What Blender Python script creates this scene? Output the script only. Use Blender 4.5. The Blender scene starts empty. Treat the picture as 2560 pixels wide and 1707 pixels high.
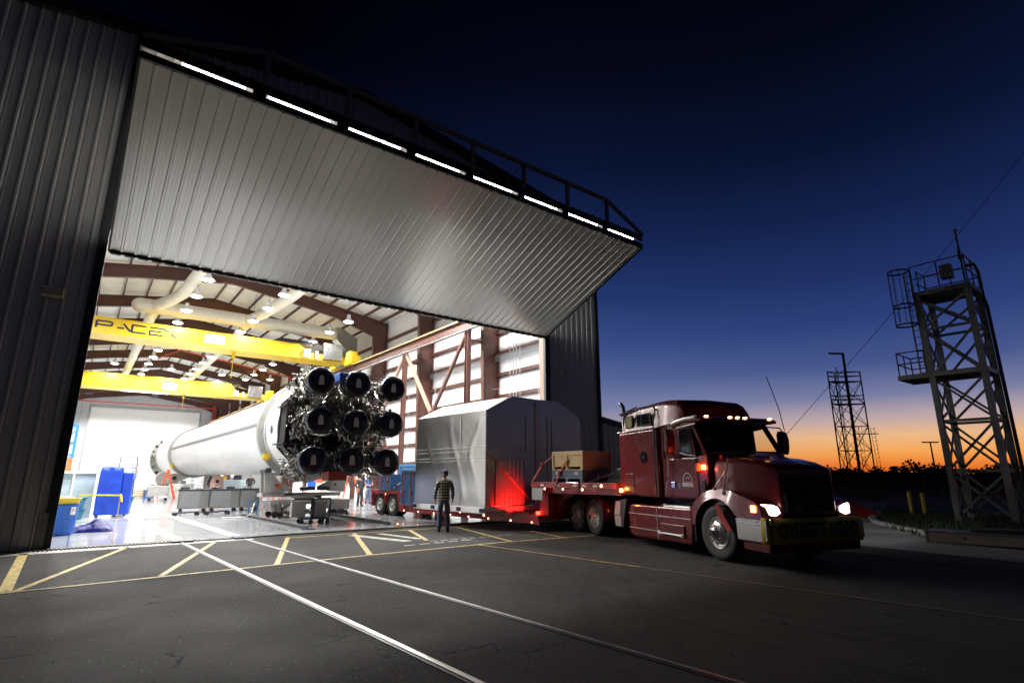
import bpy, bmesh, math, random
from mathutils import Vector, Matrix
R = math.radians; PI = math.pi
sc = bpy.context.scene
col = sc.collection
random.seed(7)

# ---------------------------------------------------------------- helpers
class MB:
    def __init__(s): s.v = []; s.f = []
    def add(s, vs, fs):
        b = len(s.v); s.v += [tuple(v) for v in vs]; s.f += [tuple(b+i for i in f) for f in fs]; return s
    def box(s, x0, x1, y0, y1, z0, z1):
        vs = [(x, y, z) for z in (z0, z1) for y in (y0, y1) for x in (x0, x1)]
        return s.add(vs, [(0,2,3,1),(4,5,7,6),(0,1,5,4),(2,6,7,3),(0,4,6,2),(1,3,7,5)])
    def bar(s, p0, p1, w, h, up=(0,0,1)):
        p0 = Vector(p0); p1 = Vector(p1); d = (p1-p0).normalized(); up = Vector(up)
        if abs(d.dot(up)) > .98: up = Vector((0,1,0))
        a = d.cross(up).normalized(); b = a.cross(d).normalized()
        vs = [p + a*sx*w/2 + b*sz*h/2 for p in (p0, p1) for sz in (-1,1) for sx in (-1,1)]
        return s.add(vs, [(0,2,3,1),(4,5,7,6),(0,1,5,4),(2,6,7,3),(0,4,6,2),(1,3,7,5)])
    def ibar(s, p0, p1, w, h, t=.02, up=(0,0,1)):
        p0 = Vector(p0); p1 = Vector(p1); d = (p1-p0).normalized(); u = Vector(up)
        if abs(d.dot(u)) > .98: u = Vector((0,1,0))
        a = d.cross(u).normalized(); b = a.cross(d).normalized()
        s.bar(p0, p1, t, h-2*t, u)
        for k in (-1, 1): s.bar(p0+b*k*(h/2-t/2), p1+b*k*(h/2-t/2), w, t, u)
        return s
    def tube(s, pts, r, n=8, cap=True, radii=None):
        pts = [Vector(p) for p in pts]; m = len(pts); rings = []
        t0 = (pts[1]-pts[0]).normalized()
        ref = Vector((0,0,1)) if abs(t0.z) < .9 else Vector((1,0,0))
        a = t0.cross(ref).normalized()
        for i, p in enumerate(pts):
            t = (pts[min(i+1,m-1)]-pts[max(i-1,0)]).normalized()
            a = (a - t*a.dot(t)).normalized(); b = t.cross(a)
            rr = radii[i] if radii else r
            rings.append([p + (a*math.cos(2*PI*k/n) + b*math.sin(2*PI*k/n))*rr for k in range(n)])
        vs = [v for rg in rings for v in rg]; fs = []
        for i in range(m-1):
            for k in range(n):
                fs.append((i*n+k, i*n+(k+1)%n, (i+1)*n+(k+1)%n, (i+1)*n+k))
        if cap: fs += [tuple(range(n))[::-1], tuple((m-1)*n+k for k in range(n))]
        return s.add(vs, fs)
    def cyl(s, p0, p1, r, n=16, r1=None): return s.tube([p0, p1], r, n, True, [r, r if r1 is None else r1])
    def lathe(s, prof, o, ax, n=32, cap=False):
        o = Vector(o); ax = Vector(ax).normalized()
        ref = Vector((0,0,1)) if abs(ax.z) < .9 else Vector((1,0,0))
        a = ax.cross(ref).normalized(); b = ax.cross(a); m = len(prof)
        vs = [o + ax*h + (a*math.cos(2*PI*k/n)+b*math.sin(2*PI*k/n))*r for r, h in prof for k in range(n)]
        fs = [(i*n+k, i*n+(k+1)%n, (i+1)*n+(k+1)%n, (i+1)*n+k) for i in range(m-1) for k in range(n)]
        if cap: fs += [tuple(range(n))[::-1], tuple((m-1)*n+k for k in range(n))]
        return s.add(vs, fs)
    def prism(s, poly, fn, d0, d1):
        # poly: 2D points, fn(u, v, d) -> 3D point
        n = len(poly)
        vs = [fn(u, v, d0) for u, v in poly] + [fn(u, v, d1) for u, v in poly]
        return s.add(vs, [tuple(range(n))[::-1], tuple(range(n, 2*n))] + [(i, (i+1)%n, n+(i+1)%n, n+i) for i in range(n)])
    def ball(s, c, r, n=10, sc_=(1,1,1)):
        c = Vector(c); m = n//2+1; vs = []
        for i in range(m+1):
            th = PI*i/m
            for k in range(n):
                ph = 2*PI*k/n
                vs.append(c + Vector((r*math.sin(th)*math.cos(ph)*sc_[0], r*math.sin(th)*math.sin(ph)*sc_[1], r*math.cos(th)*sc_[2])))
        fs = [(i*n+k, (i+1)*n+k, (i+1)*n+(k+1)%n, i*n+(k+1)%n) for i in range(m) for k in range(n)]
        return s.add(vs, fs)
    def ring(s, c, ax, r, t, n=32, m=8):
        return s.lathe([(r+t*math.cos(2*PI*j/m), t*math.sin(2*PI*j/m)) for j in range(m+1)], c, ax, n)
    def xf(s, M):
        s.v = [tuple(M @ Vector(v)) for v in s.v]; return s
    def build(s, name, mat, parent=None, ang=35, bevel=0, label=None, seg=2):
        me = bpy.data.meshes.new(name); me.from_pydata(s.v, [], s.f); me.validate()
        bm = bmesh.new(); bm.from_mesh(me)
        bmesh.ops.remove_doubles(bm, verts=bm.verts, dist=1e-5)
        bmesh.ops.recalc_face_normals(bm, faces=bm.faces)
        bm.to_mesh(me); bm.free()
        o = bpy.data.objects.new(name, me); col.objects.link(o)
        for m in (mat if isinstance(mat, (list, tuple)) else [mat]): me.materials.append(m)
        if parent: o.parent = parent
        if ang:
            me.polygons.foreach_set('use_smooth', [True]*len(me.polygons))
            me.set_sharp_from_angle(angle=R(ang))
        if bevel:
            b = o.modifiers.new('bevel', 'BEVEL'); b.width = bevel; b.segments = seg; b.limit_method = 'ANGLE'; b.angle_limit = R(40)
            b.harden_normals = False
        if label: o['label'] = label
        return o

def tag(o, label=None, cat=None, group=None, kind=None):
    if label: o['label'] = label
    if cat: o['category'] = cat
    if group: o['group'] = group
    if kind: o['kind'] = kind
    return o
def thing(name, label, cat, loc=(0,0,0), rz=0, group=None):
    o = bpy.data.objects.new(name, None); col.objects.link(o)
    o.empty_display_size = .2; o.location = loc; o.rotation_euler = (0,0,rz)
    return tag(o, label, cat, group)
def kids(o): return [c for c in bpy.data.objects if c.parent == o]
def copy_tree(o, parent=None):
    ch = kids(o); c = o.copy(); col.objects.link(c); c.parent = parent
    for k in ch: copy_tree(k, c)
    return c
def text(name, body, size, mat, parent, loc, rot, extrude=.002, sx=1, bold=False):
    cu = bpy.data.curves.new(name, 'FONT'); cu.body = body; cu.size = size; cu.extrude = extrude
    cu.align_x = 'CENTER'; cu.align_y = 'CENTER'
    if bold: cu.offset = size*.018
    cu.materials.append(mat)
    o = bpy.data.objects.new(name, cu); col.objects.link(o); o.parent = parent
    o.location = loc; o.rotation_euler = rot; o.scale = (sx,1,1)
    return o
def text_mesh(o):
    me = bpy.data.meshes.new_from_object(o); n = bpy.data.objects.new('tmp', me); col.objects.link(n)
    n.parent = o.parent; n.location = o.location; n.rotation_euler = o.rotation_euler; n.scale = o.scale
    nm = o.name; bpy.data.objects.remove(o); n.name = nm; return n
def light(name, kind, loc, power, color, parent=None, rot=None, **kw):
    l = bpy.data.lights.new(name, kind); l.energy = power; l.color = color
    for k, v in kw.items(): setattr(l, k, v)
    o = bpy.data.objects.new(name, l); col.objects.link(o); o.location = loc
    if rot is not None: o.rotation_euler = rot
    if parent: o.parent = parent
    return o

# ---------------------------------------------------------------- materials
def mat(name, c, rough=.5, metal=0, coat=0, noise=0, nscale=3, rnoise=0, bump=0, bscale=40, emit=None, estr=0, c2=None, spec=.5, trans=0, stretch=None, bdist=.01):
    m = bpy.data.materials.new(name); m.use_nodes = True
    nt = m.node_tree; N = nt.nodes; L = nt.links; b = N['Principled BSDF']
    b.inputs['Base Color'].default_value = (*c, 1); b.inputs['Roughness'].default_value = rough
    b.inputs['Metallic'].default_value = metal; b.inputs['Coat Weight'].default_value = coat
    b.inputs['Coat Roughness'].default_value = .06
    b.inputs['Specular IOR Level'].default_value = spec
    if trans: b.inputs['Transmission Weight'].default_value = trans; b.inputs['IOR'].default_value = 1.01
    if emit:
        b.inputs['Emission Color'].default_value = (*emit, 1); b.inputs['Emission Strength'].default_value = estr
    tc = N.new('ShaderNodeTexCoord'); vec = tc.outputs['Object']
    if stretch:
        mp = N.new('ShaderNodeMapping'); mp.inputs['Scale'].default_value = stretch; L.new(vec, mp.inputs['Vector']); vec = mp.outputs['Vector']
    if noise or c2:
        n = N.new('ShaderNodeTexNoise'); n.inputs['Scale'].default_value = nscale; n.inputs['Detail'].default_value = 6; n.inputs['Roughness'].default_value = .62
        L.new(vec, n.inputs['Vector'])
        r = N.new('ShaderNodeValToRGB'); r.color_ramp.elements[0].position = .3; r.color_ramp.elements[1].position = .7
        k = noise
        r.color_ramp.elements[0].color = (*[x*(1-k) for x in c], 1)
        r.color_ramp.elements[1].color = (*(c2 or [min(1, x*(1+k)) for x in c]), 1)
        L.new(n.outputs['Fac'], r.inputs['Fac']); L.new(r.outputs['Color'], b.inputs['Base Color'])
    if rnoise:
        n2 = N.new('ShaderNodeTexNoise'); n2.inputs['Scale'].default_value = nscale*1.7; n2.inputs['Detail'].default_value = 4
        L.new(vec, n2.inputs['Vector'])
        mr = N.new('ShaderNodeMapRange'); mr.inputs['From Min'].default_value = .3; mr.inputs['From Max'].default_value = .7
        mr.inputs['To Min'].default_value = max(.02, rough-rnoise); mr.inputs['To Max'].default_value = min(1, rough+rnoise)
        L.new(n2.outputs['Fac'], mr.inputs['Value']); L.new(mr.outputs['Result'], b.inputs['Roughness'])
    if bump:
        n3 = N.new('ShaderNodeTexNoise'); n3.inputs['Scale'].default_value = bscale; n3.inputs['Detail'].default_value = 3
        L.new(vec, n3.inputs['Vector'])
        bp = N.new('ShaderNodeBump'); bp.inputs['Strength'].default_value = bump; bp.inputs['Distance'].default_value = bdist
        L.new(n3.outputs['Fac'], bp.inputs['Height']); L.new(bp.outputs['Normal'], b.inputs['Normal'])
    return m
M = {}
M['ext'] = mat('grey_cladding', (.46,.45,.43), .32, .3, noise=.05, nscale=.9, bump=.15, bscale=3, stretch=(1,1,.15))
M['liner'] = mat('door_liner_sheet', (.82,.81,.79), .24, .25, bump=.45, bscale=1.3, bdist=.014)
M['white_in'] = mat('white_wall_sheet', (.80,.81,.82), .45, noise=.05, nscale=1, bump=.1, bscale=2)
M['roof_in'] = mat('roof_insulation', (.86,.86,.80), .6, noise=.08, nscale=1.2, bump=.5, bscale=2, bdist=.03)
M['black'] = mat('black_trim', (.012,.012,.013), .45, noise=.3, nscale=5)
M['brown'] = mat('red_brown_steel', (.080,.030,.022), .5, noise=.18, nscale=1.3, rnoise=.1)
M['brown_light'] = mat('tan_brown_steel', (.30,.20,.15), .5, noise=.1, nscale=2)
M['rail_dark'] = mat('darker_rail_steel', (.30,.29,.27), .38, .9, noise=.3, nscale=2)  # darker steel for the right rail of the pair
M['rail_steel'] = mat('rail_steel', (.66,.64,.58), .33, .9, noise=.08, nscale=1.5)
M['dark_steel'] = mat('dark_steel', (.06,.06,.065), .5, .6, noise=.25, nscale=4, rnoise=.1)
M['yellow_crane'] = mat('yellow_crane_paint', (.86,.60,.03), .38, noise=.06, nscale=1)
M['navy'] = mat('navy_lettering', (.008,.014,.06), .5)
M['white'] = mat('white_paint', (.80,.80,.79), .4, noise=.04, nscale=2)
M['rocket'] = mat('rocket_white_paint', (.78,.78,.77), .33, noise=.05, nscale=.8, rnoise=.06, bump=.05, bscale=1.5)
M['ring'] = mat('grey_ring_paint', (.42,.42,.40), .38, .3, noise=.12, nscale=2.5, rnoise=.1)
M['seam'] = mat('dull_seam_metal', (.66,.65,.62), .35, .35, noise=.08)
M['chrome'] = mat('chrome', (.78,.77,.75), .12, 1, noise=.08, nscale=10, rnoise=.06)
M['engine'] = mat('engine_metal', (.28,.265,.24), .24, 1, noise=.45, nscale=6, rnoise=.14, bump=.2, bscale=30, bdist=.004)
M['engine_dark'] = mat('engine_dark_metal', (.05,.048,.045), .4, .7, noise=.4, nscale=7, rnoise=.15)
M['cover'] = mat('black_nozzle_film', (.006,.008,.016), .16, 0, noise=.2, nscale=3, rnoise=.08, bump=.7, bscale=7, bdist=.02)
M['tagpaper'] = mat('grey_tag', (.30,.27,.26), .6, noise=.1)
M['red'] = mat('red_truck_paint', (.135,.007,.010), .26, .1, coat=.45, noise=.08, nscale=1.2, rnoise=.04, bump=.05, bscale=5, bdist=.004)
M['red_trailer'] = mat('red_trailer_paint', (.30,.022,.022), .42, .1, coat=.25, noise=.3, nscale=5, rnoise=.12, bump=.2, bscale=20, bdist=.003)
M['tyre'] = mat('tyre_rubber', (.018,.018,.018), .72, noise=.35, nscale=8, bump=.4, bscale=30, bdist=.004, c2=(.032,.030,.028))
M['alu_wheel'] = mat('polished_wheel', (.72,.71,.68), .28, .75)
M['glass'] = mat('dark_glass', (.012,.013,.014), .06, 0, spec=.8)
M['boxalu'] = mat('aluminium_sheet', (.50,.495,.47), .28, .94, noise=.03, nscale=.8, bump=.16, bscale=.9, bdist=.06)
M['wood'] = mat('crate_plywood', (.66,.47,.23), .6, noise=.18, nscale=3, stretch=(1,6,6), bump=.2, bscale=30, bdist=.003)
M['blue'] = mat('blue_drum_plastic', (.010,.11,.50), .38, noise=.08, nscale=3)
M['blue_wrap'] = mat('blue_cloth_cover', (.008,.05,.42), .42, noise=.3, nscale=2.4, bump=.8, bscale=4, bdist=.04)
M['blue_tarp'] = mat('dark_blue_tarp', (.006,.008,.12), .30, noise=.3, nscale=5, bump=.9, bscale=5, bdist=.05, spec=.25)
M['teal'] = mat('teal_tote_plastic', (.03,.14,.24), .45, noise=.1, nscale=3)
M['blue_crate'] = mat('blue_crate_paint', (.06,.17,.33), .45, noise=.16, nscale=3, rnoise=.1)
M['greyblue'] = mat('grey_blue_crate', (.10,.13,.18), .5, noise=.15, nscale=4)
M['grey_cab'] = mat('grey_cabinet', (.17,.17,.16), .4, .3, noise=.15, nscale=2, rnoise=.1)
M['grey_mid'] = mat('grey_machine_paint', (.34,.33,.31), .45, .1, noise=.14, nscale=3, rnoise=.1)
M['paleblue'] = mat('pale_blue_panel', (.42,.52,.56), .45, noise=.06, nscale=1.5)
M['orange'] = mat('orange_ladder', (.75,.09,.02), .45, noise=.1)
M['strap'] = mat('orange_red_strap', (.55,.10,.05), .6, noise=.2, nscale=10)
M['yellow'] = mat('yellow_paint', (.72,.50,.02), .5, noise=.15, nscale=4)
M['skin'] = mat('skin', (.45,.26,.18), .5, noise=.08, nscale=8)
M['denim'] = mat('denim', (.10,.13,.20), .8, noise=.25, nscale=14, bump=.5, bscale=24, bdist=.006)
M['darkcloth'] = mat('dark_cloth', (.03,.03,.034), .8, noise=.2, nscale=12, bump=.4, bscale=18, bdist=.006)
M['bluecloth'] = mat('blue_shirt_cloth', (.02,.07,.20), .8, noise=.2, nscale=12, bump=.4, bscale=18, bdist=.006)
M['cap'] = mat('blue_cap_cloth', (.01,.03,.16), .8, noise=.1, nscale=20)
M['hair'] = mat('brown_hair', (.03,.02,.012), .7, noise=.2, nscale=40)
M['shoe'] = mat('black_leather', (.012,.011,.012), .45, noise=.2, nscale=20)
M['galv'] = mat('galvanised_steel', (.16,.16,.15), .5, .5, noise=.2, nscale=6, rnoise=.12)
M['leaf'] = mat('dark_leaves', (.03,.045,.016), .7, noise=.4, nscale=3)
M['bark'] = mat('bark', (.05,.035,.025), .85, noise=.3, nscale=8)
M['grass'] = mat('grass', (.03,.045,.015), .8, noise=.4, nscale=2)
M['concrete'] = mat('concrete', (.30,.29,.27), .75, noise=.15, nscale=2.5, bump=.3, bscale=30, bdist=.004)
M['amber'] = mat('lit_amber_lens', (.8,.25,.05), .3, emit=(1,.30,.06), estr=14)
M['amber_small'] = mat('lit_marker_lens', (.9,.5,.3), .3, emit=(1,.45,.25), estr=9)
M['redlamp'] = mat('lit_red_lens', (.7,.02,.02), .3, emit=(1,.02,.01), estr=18)
M['headlamp'] = mat('lit_headlamp', (1,1,1), .2, emit=(1,.98,.95), estr=7)
M['bulb'] = mat('lit_bulb', (1,1,1), .3, emit=(.92,.93,1), estr=26)
M['reflector'] = mat('lamp_reflector', (.85,.86,.88), .25, .2)
M['duct'] = mat('cream_duct_cloth', (.80,.78,.68), .6, noise=.06, nscale=2, bump=.4, bscale=3, bdist=.04)
M['galvduct'] = mat('galvanised_duct', (.45,.47,.44), .4, .7, noise=.15, nscale=3)
M['conduit'] = mat('grey_conduit', (.50,.52,.54), .35, .7)
M['redpipe'] = mat('red_sprinkler_pipe', (.55,.035,.02), .4)
M['signwhite'] = mat('white_sign', (.75,.75,.73), .5)
M['yellowsign'] = mat('yellow_banner', (.50,.34,.015), .65, noise=.15, nscale=4, bump=.5, bscale=5, bdist=.02)
M['letter'] = mat('black_lettering', (.006,.006,.006), .6)
M['cardboard'] = mat('cardboard_brown', (.40,.22,.09), .7, noise=.2, nscale=6)

# asphalt: patched, cracked, with tyre marks
def asphalt():
    m = bpy.data.materials.new('asphalt'); m.use_nodes = True; nt = m.node_tree; N = nt.nodes; L = nt.links; b = N['Principled BSDF']
    tc = N.new('ShaderNodeTexCoord'); V = tc.outputs['Object']
    def noise(s, d=6, r=.6, dist=0):
        n = N.new('ShaderNodeTexNoise'); n.inputs['Scale'].default_value = s; n.inputs['Detail'].default_value = d
        n.inputs['Roughness'].default_value = r; n.inputs['Distortion'].default_value = dist; L.new(V, n.inputs['Vector']); return n.outputs['Fac']
    def ramp(f, p0, p1, a, c):
        r = N.new('ShaderNodeValToRGB'); r.color_ramp.elements[0].position = p0; r.color_ramp.elements[1].position = p1
        r.color_ramp.elements[0].color = (*a, 1); r.color_ramp.elements[1].color = (*c, 1); L.new(f, r.inputs['Fac']); return r.outputs['Color']
    def mix(f, a, c, mode='MIX'):
        x = N.new('ShaderNodeMix'); x.data_type = 'RGBA'; x.blend_type = mode
        if isinstance(f, (int, float)): x.inputs[0].default_value = f
        else: L.new(f, x.inputs[0])
        L.new(a, x.inputs[6])
        if isinstance(c, tuple): x.inputs[7].default_value = (*c, 1)
        else: L.new(c, x.inputs[7])
        return x.outputs[2]
    base = ramp(noise(.35, 5), .3, .72, (.027,.0255,.024), (.050,.0465,.043))
    fine = ramp(noise(30, 6, .85), .36, .70, (.25,.25,.25), (1.9,1.9,1.9))
    c = mix(1, base, fine, 'MULTIPLY')
    # pale aggregate specks
    vo = N.new('ShaderNodeTexVoronoi'); vo.inputs['Scale'].default_value = 9; L.new(V, vo.inputs['Vector'])
    c = mix(ramp(vo.outputs['Distance'], .05, .10, (.8,.8,.8), (0,0,0)), c, (.26,.25,.24))
    # cracks: distorted voronoi edges masked by a noise
    mp = N.new('ShaderNodeMapping'); mp.inputs['Scale'].default_value = (.8,1.5,1); L.new(V, mp.inputs['Vector'])
    nd = N.new('ShaderNodeTexNoise'); nd.inputs['Scale'].default_value = 2.5; nd.inputs['Detail'].default_value = 4; L.new(V, nd.inputs['Vector'])
    ad = N.new('ShaderNodeVectorMath'); ad.operation = 'MULTIPLY_ADD'; L.new(nd.outputs['Color'], ad.inputs[0]); ad.inputs[1].default_value = (.9,.9,0); L.new(mp.outputs['Vector'], ad.inputs[2])
    v2 = N.new('ShaderNodeTexVoronoi'); v2.feature = 'DISTANCE_TO_EDGE'; v2.inputs['Scale'].default_value = .75; L.new(ad.outputs[0], v2.inputs['Vector'])
    crack = ramp(v2.outputs['Distance'], .003, .010, (1,1,1), (0,0,0))
    mask = ramp(noise(.9, 3), .53, .60, (0,0,0), (1,1,1))
    cm = mix(1, crack, mask, 'MULTIPLY')
    c = mix(cm, c, (.012,.012,.012))
    # curved tyre marks left by turning vehicles
    sx = N.new('ShaderNodeSeparateXYZ'); L.new(V, sx.inputs[0])
    def mth(op, a, bb):
        q = N.new('ShaderNodeMath'); q.operation = op
        for i, z in enumerate((a, bb)):
            if z is None: continue
            if isinstance(z, (int, float)): q.inputs[i].default_value = z
            else: L.new(z, q.inputs[i])
        return q.outputs[0]
    tot = None
    for cx_, cy_, r_, wd in ((14.2,3.4,7.6,.16), (14.2,3.4,7.15,.12), (14.6,2.9,8.9,.14), (16,-4,14.2,.18), (16,-4,13.5,.12)):
        dx = mth('SUBTRACT', sx.outputs[0], cx_); dy = mth('SUBTRACT', sx.outputs[1], cy_)
        d = mth('SQRT', mth('ADD', mth('MULTIPLY', dx, dx), mth('MULTIPLY', dy, dy)), None)
        e = mth('ABSOLUTE', mth('SUBTRACT', d, r_), None)
        g = mth('SUBTRACT', 1, mth('DIVIDE', e, wd)); g = mth('MAXIMUM', g, 0)
        tot = g if tot is None else mth('MAXIMUM', tot, g)
    tot = mth('MULTIPLY', tot, .85); tot = mth('MULTIPLY', tot, ramp(noise(1.2, 3), .35, .6, (.1,.1,.1), (1,1,1)))
    c = mix(tot, c, (.02,.019,.019))
    # oil stains and paler worn patches
    st = ramp(noise(1.7, 4, .6, .6), .66, .74, (0,0,0), (.7,.7,.7)); c = mix(st, c, (.014,.014,.014))
    wp = ramp(noise(.55, 5, .7, .3), .58, .72, (0,0,0), (.45,.45,.45)); c = mix(wp, c, (.09,.084,.076))
    L.new(c, b.inputs['Base Color'])
    rr = ramp(noise(.5, 4), .3, .7, (.78,.78,.78), (.92,.92,.92)); L.new(rr, b.inputs['Roughness'])
    b.inputs['Specular IOR Level'].default_value = .22
    bp = N.new('ShaderNodeBump'); bp.inputs['Strength'].default_value = .55; bp.inputs['Distance'].default_value = .012; L.new(noise(55, 5, .7), bp.inputs['Height'])
    bp2 = N.new('ShaderNodeBump'); bp2.inputs['Strength'].default_value = .8; bp2.inputs['Distance'].default_value = .03; bp2.invert = True
    L.new(cm, bp2.inputs['Height']); L.new(bp.outputs[0], bp2.inputs['Normal'])
    bp3 = N.new('ShaderNodeBump'); bp3.inputs['Strength'].default_value = .15; bp3.inputs['Distance'].default_value = .015
    L.new(noise(.8, 3), bp3.inputs['Height']); L.new(bp2.outputs[0], bp3.inputs['Normal']); L.new(bp3.outputs[0], b.inputs['Normal'])
    return m
M['asphalt'] = asphalt()
def floor_mat():
    m = mat('hangar_floor_coating', (.36,.37,.38), .13)
    nt = m.node_tree; N = nt.nodes; L = nt.links; b = N['Principled BSDF']
    tc = N.new('ShaderNodeTexCoord'); br = N.new('ShaderNodeTexBrick'); br.offset = 0
    br.inputs['Scale'].default_value = 1; br.inputs['Brick Width'].default_value = 3.05; br.inputs['Row Height'].default_value = 3.7; br.inputs['Mortar Size'].default_value = .014
    br.inputs['Color1'].default_value = (.40,.41,.42,1); br.inputs['Color2'].default_value = (.34,.355,.37,1); br.inputs['Mortar'].default_value = (.11,.11,.115,1)
    L.new(tc.outputs['Object'], br.inputs['Vector'])
    n = N.new('ShaderNodeTexNoise'); n.inputs['Scale'].default_value = .5; n.inputs['Detail'].default_value = 3; L.new(tc.outputs['Object'], n.inputs['Vector'])
    r = N.new('ShaderNodeValToRGB'); r.color_ramp.elements[0].color = (.86,.86,.86,1); r.color_ramp.elements[1].color = (1.08,1.08,1.08,1); L.new(n.outputs['Fac'], r.inputs['Fac'])
    x = N.new('ShaderNodeMix'); x.data_type = 'RGBA'; x.blend_type = 'MULTIPLY'; x.inputs[0].default_value = 1
    L.new(br.outputs['Color'], x.inputs[6]); L.new(r.outputs['Color'], x.inputs[7]); L.new(x.outputs[2], b.inputs['Base Color'])
    return m
M['floor'] = floor_mat()
def worn_paint(name, c):
    m = mat(name, c, .6); nt = m.node_tree; N = nt.nodes; L = nt.links; b = N['Principled BSDF']
    tc = N.new('ShaderNodeTexCoord'); n = N.new('ShaderNodeTexNoise'); n.inputs['Scale'].default_value = 9; n.inputs['Detail'].default_value = 8; n.inputs['Roughness'].default_value = .75
    L.new(tc.outputs['Object'], n.inputs['Vector'])
    r = N.new('ShaderNodeValToRGB'); r.color_ramp.elements[0].position = .40; r.color_ramp.elements[1].position = .52
    r.color_ramp.elements[0].color = (.09,.08,.06,1); r.color_ramp.elements[1].color = (*c, 1)
    L.new(n.outputs['Fac'], r.inputs['Fac']); L.new(r.outputs['Color'], b.inputs['Base Color'])
    return m
M['mark_yellow'] = worn_paint('worn_yellow_marking', (.55,.40,.10))
M['mark_white'] = worn_paint('worn_white_marking', (.48,.47,.42))
def plaid():
    m = mat('plaid_flannel', (.10,.11,.09), .85); nt = m.node_tree; N = nt.nodes; L = nt.links; b = N['Principled BSDF']
    tc = N.new('ShaderNodeTexCoord'); s = N.new('ShaderNodeSeparateXYZ'); L.new(tc.outputs['Object'], s.inputs[0])
    def stripe(o, per, th):
        a = N.new('ShaderNodeMath'); a.operation = 'MULTIPLY'; a.inputs[1].default_value = 1/per; L.new(o, a.inputs[0])
        f = N.new('ShaderNodeMath'); f.operation = 'FRACT'; L.new(a.outputs[0], f.inputs[0])
        g = N.new('ShaderNodeMath'); g.operation = 'LESS_THAN'; g.inputs[1].default_value = th; L.new(f.outputs[0], g.inputs[0]); return g.outputs[0]
    h = stripe(s.outputs[2], .085, .42)
    ad = N.new('ShaderNodeMath'); ad.operation = 'ADD'; L.new(s.outputs[0], ad.inputs[0]); L.new(s.outputs[1], ad.inputs[1])
    v = stripe(ad.outputs[0], .075, .42)
    t = N.new('ShaderNodeMath'); t.operation = 'ADD'; L.new(h, t.inputs[0]); L.new(v, t.inputs[1])
    d = N.new('ShaderNodeMath'); d.operation = 'MULTIPLY'; d.inputs[1].default_value = .5; L.new(t.outputs[0], d.inputs[0])
    r = N.new('ShaderNodeValToRGB'); r.color_ramp.interpolation = 'CONSTANT'
    r.color_ramp.elements[0].color = (.50,.49,.38,1); r.color_ramp.elements[1].position = .4; r.color_ramp.elements[1].color = (.10,.105,.085,1)
    e = r.color_ramp.elements.new(.9); e.color = (.012,.014,.016,1)
    L.new(d.outputs[0], r.inputs['Fac']); L.new(r.outputs['Color'], b.inputs['Base Color'])
    n3 = N.new('ShaderNodeTexNoise'); n3.inputs['Scale'].default_value = 16; L.new(tc.outputs['Object'], n3.inputs['Vector'])
    bp = N.new('ShaderNodeBump'); bp.inputs['Strength'].default_value = .5; bp.inputs['Distance'].default_value = .01; L.new(n3.outputs['Fac'], bp.inputs['Height']); L.new(bp.outputs[0], b.inputs['Normal'])
    return m
M['plaid'] = plaid()

# ---------------------------------------------------------------- camera and sky
H = 1.65
YAW, PITCH = 37.6, 13.75
cam = bpy.data.cameras.new('camera'); co = bpy.data.objects.new('camera', cam); col.objects.link(co)
cam.sensor_width = 36; cam.lens = 1362/2560*36; cam.clip_end = 2000; cam.clip_start = .05
co.location = (0,0,H); co.rotation_euler = (R(90+PITCH), 0, -R(YAW)); sc.camera = co

w = bpy.data.worlds.new('World'); sc.world = w; w.use_nodes = True
nt = w.node_tree; N = nt.nodes; L = nt.links; bg = N['Background']
tc = N.new('ShaderNodeTexCoord'); sp = N.new('ShaderNodeSeparateXYZ'); L.new(tc.outputs['Generated'], sp.inputs[0])
def mth(op, *a):
    q = N.new('ShaderNodeMath'); q.operation = op
    for i, z in enumerate(a):
        if isinstance(z, (int, float)): q.inputs[i].default_value = z
        else: L.new(z, q.inputs[i])
    return q.outputs[0]
el = mth('ARCSINE', sp.outputs[2])
AZ = R(74)
hl = mth('SQRT', mth('ADD', mth('MULTIPLY', sp.outputs[0], sp.outputs[0]), mth('MULTIPLY', sp.outputs[1], sp.outputs[1])))
dt = mth('DIVIDE', mth('ADD', mth('MULTIPLY', sp.outputs[0], math.sin(AZ)), mth('MULTIPLY', sp.outputs[1], math.cos(AZ))), mth('MAXIMUM', hl, .001))
near = mth('MULTIPLY', mth('ADD', dt, 1), .5)      # 1 towards the set sun, 0 opposite
near = mth('POWER', near, 14)
deg = mth('MULTIPLY', mth('MAXIMUM', el, 0), 180/PI)
def ramp(f, stops):
    r = N.new('ShaderNodeValToRGB'); e = r.color_ramp.elements
    while len(e) > 1: e.remove(e[-1])
    e[0].position = stops[0][0]; e[0].color = (*stops[0][1], 1)
    for p, c in stops[1:]:
        q = e.new(p); q.color = (*c, 1)
    L.new(f, r.inputs['Fac']); return r.outputs['Color']
f60 = mth('DIVIDE', deg, 60)
def lin(*c): return tuple(((x/255+.055)/1.055)**2.4 if x > 10 else x/255/12.92 for x in c)
glow = ramp(f60, [(0, lin(222,92,24)), (.8/60, lin(236,122,44)), (1.9/60, lin(245,166,84)), (3.3/60, lin(236,184,134)), (4.8/60, lin(190,168,168)), (6.8/60, lin(118,124,162)), (9.6/60, lin(68,85,140)),
    (13.5/60, lin(42,62,120)), (17.5/60, lin(30,47,100)), (23/60, lin(17,31,73)), (29/60, lin(7,17,46)), (37/60, lin(3,6,22)), (46/60, lin(1,1,8))])
away = ramp(f60, [(0, lin(150,122,122)), (3/60, lin(154,142,160)), (6/60, lin(130,136,168)), (9/60, lin(100,116,162)), (13/60, lin(64,84,142)), (18/60, lin(38,59,116)), (24/60, lin(23,40,88)), (31/60, lin(11,22,55)), (40/60, lin(5,7,25)), (49/60, lin(1,1,8))])
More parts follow.
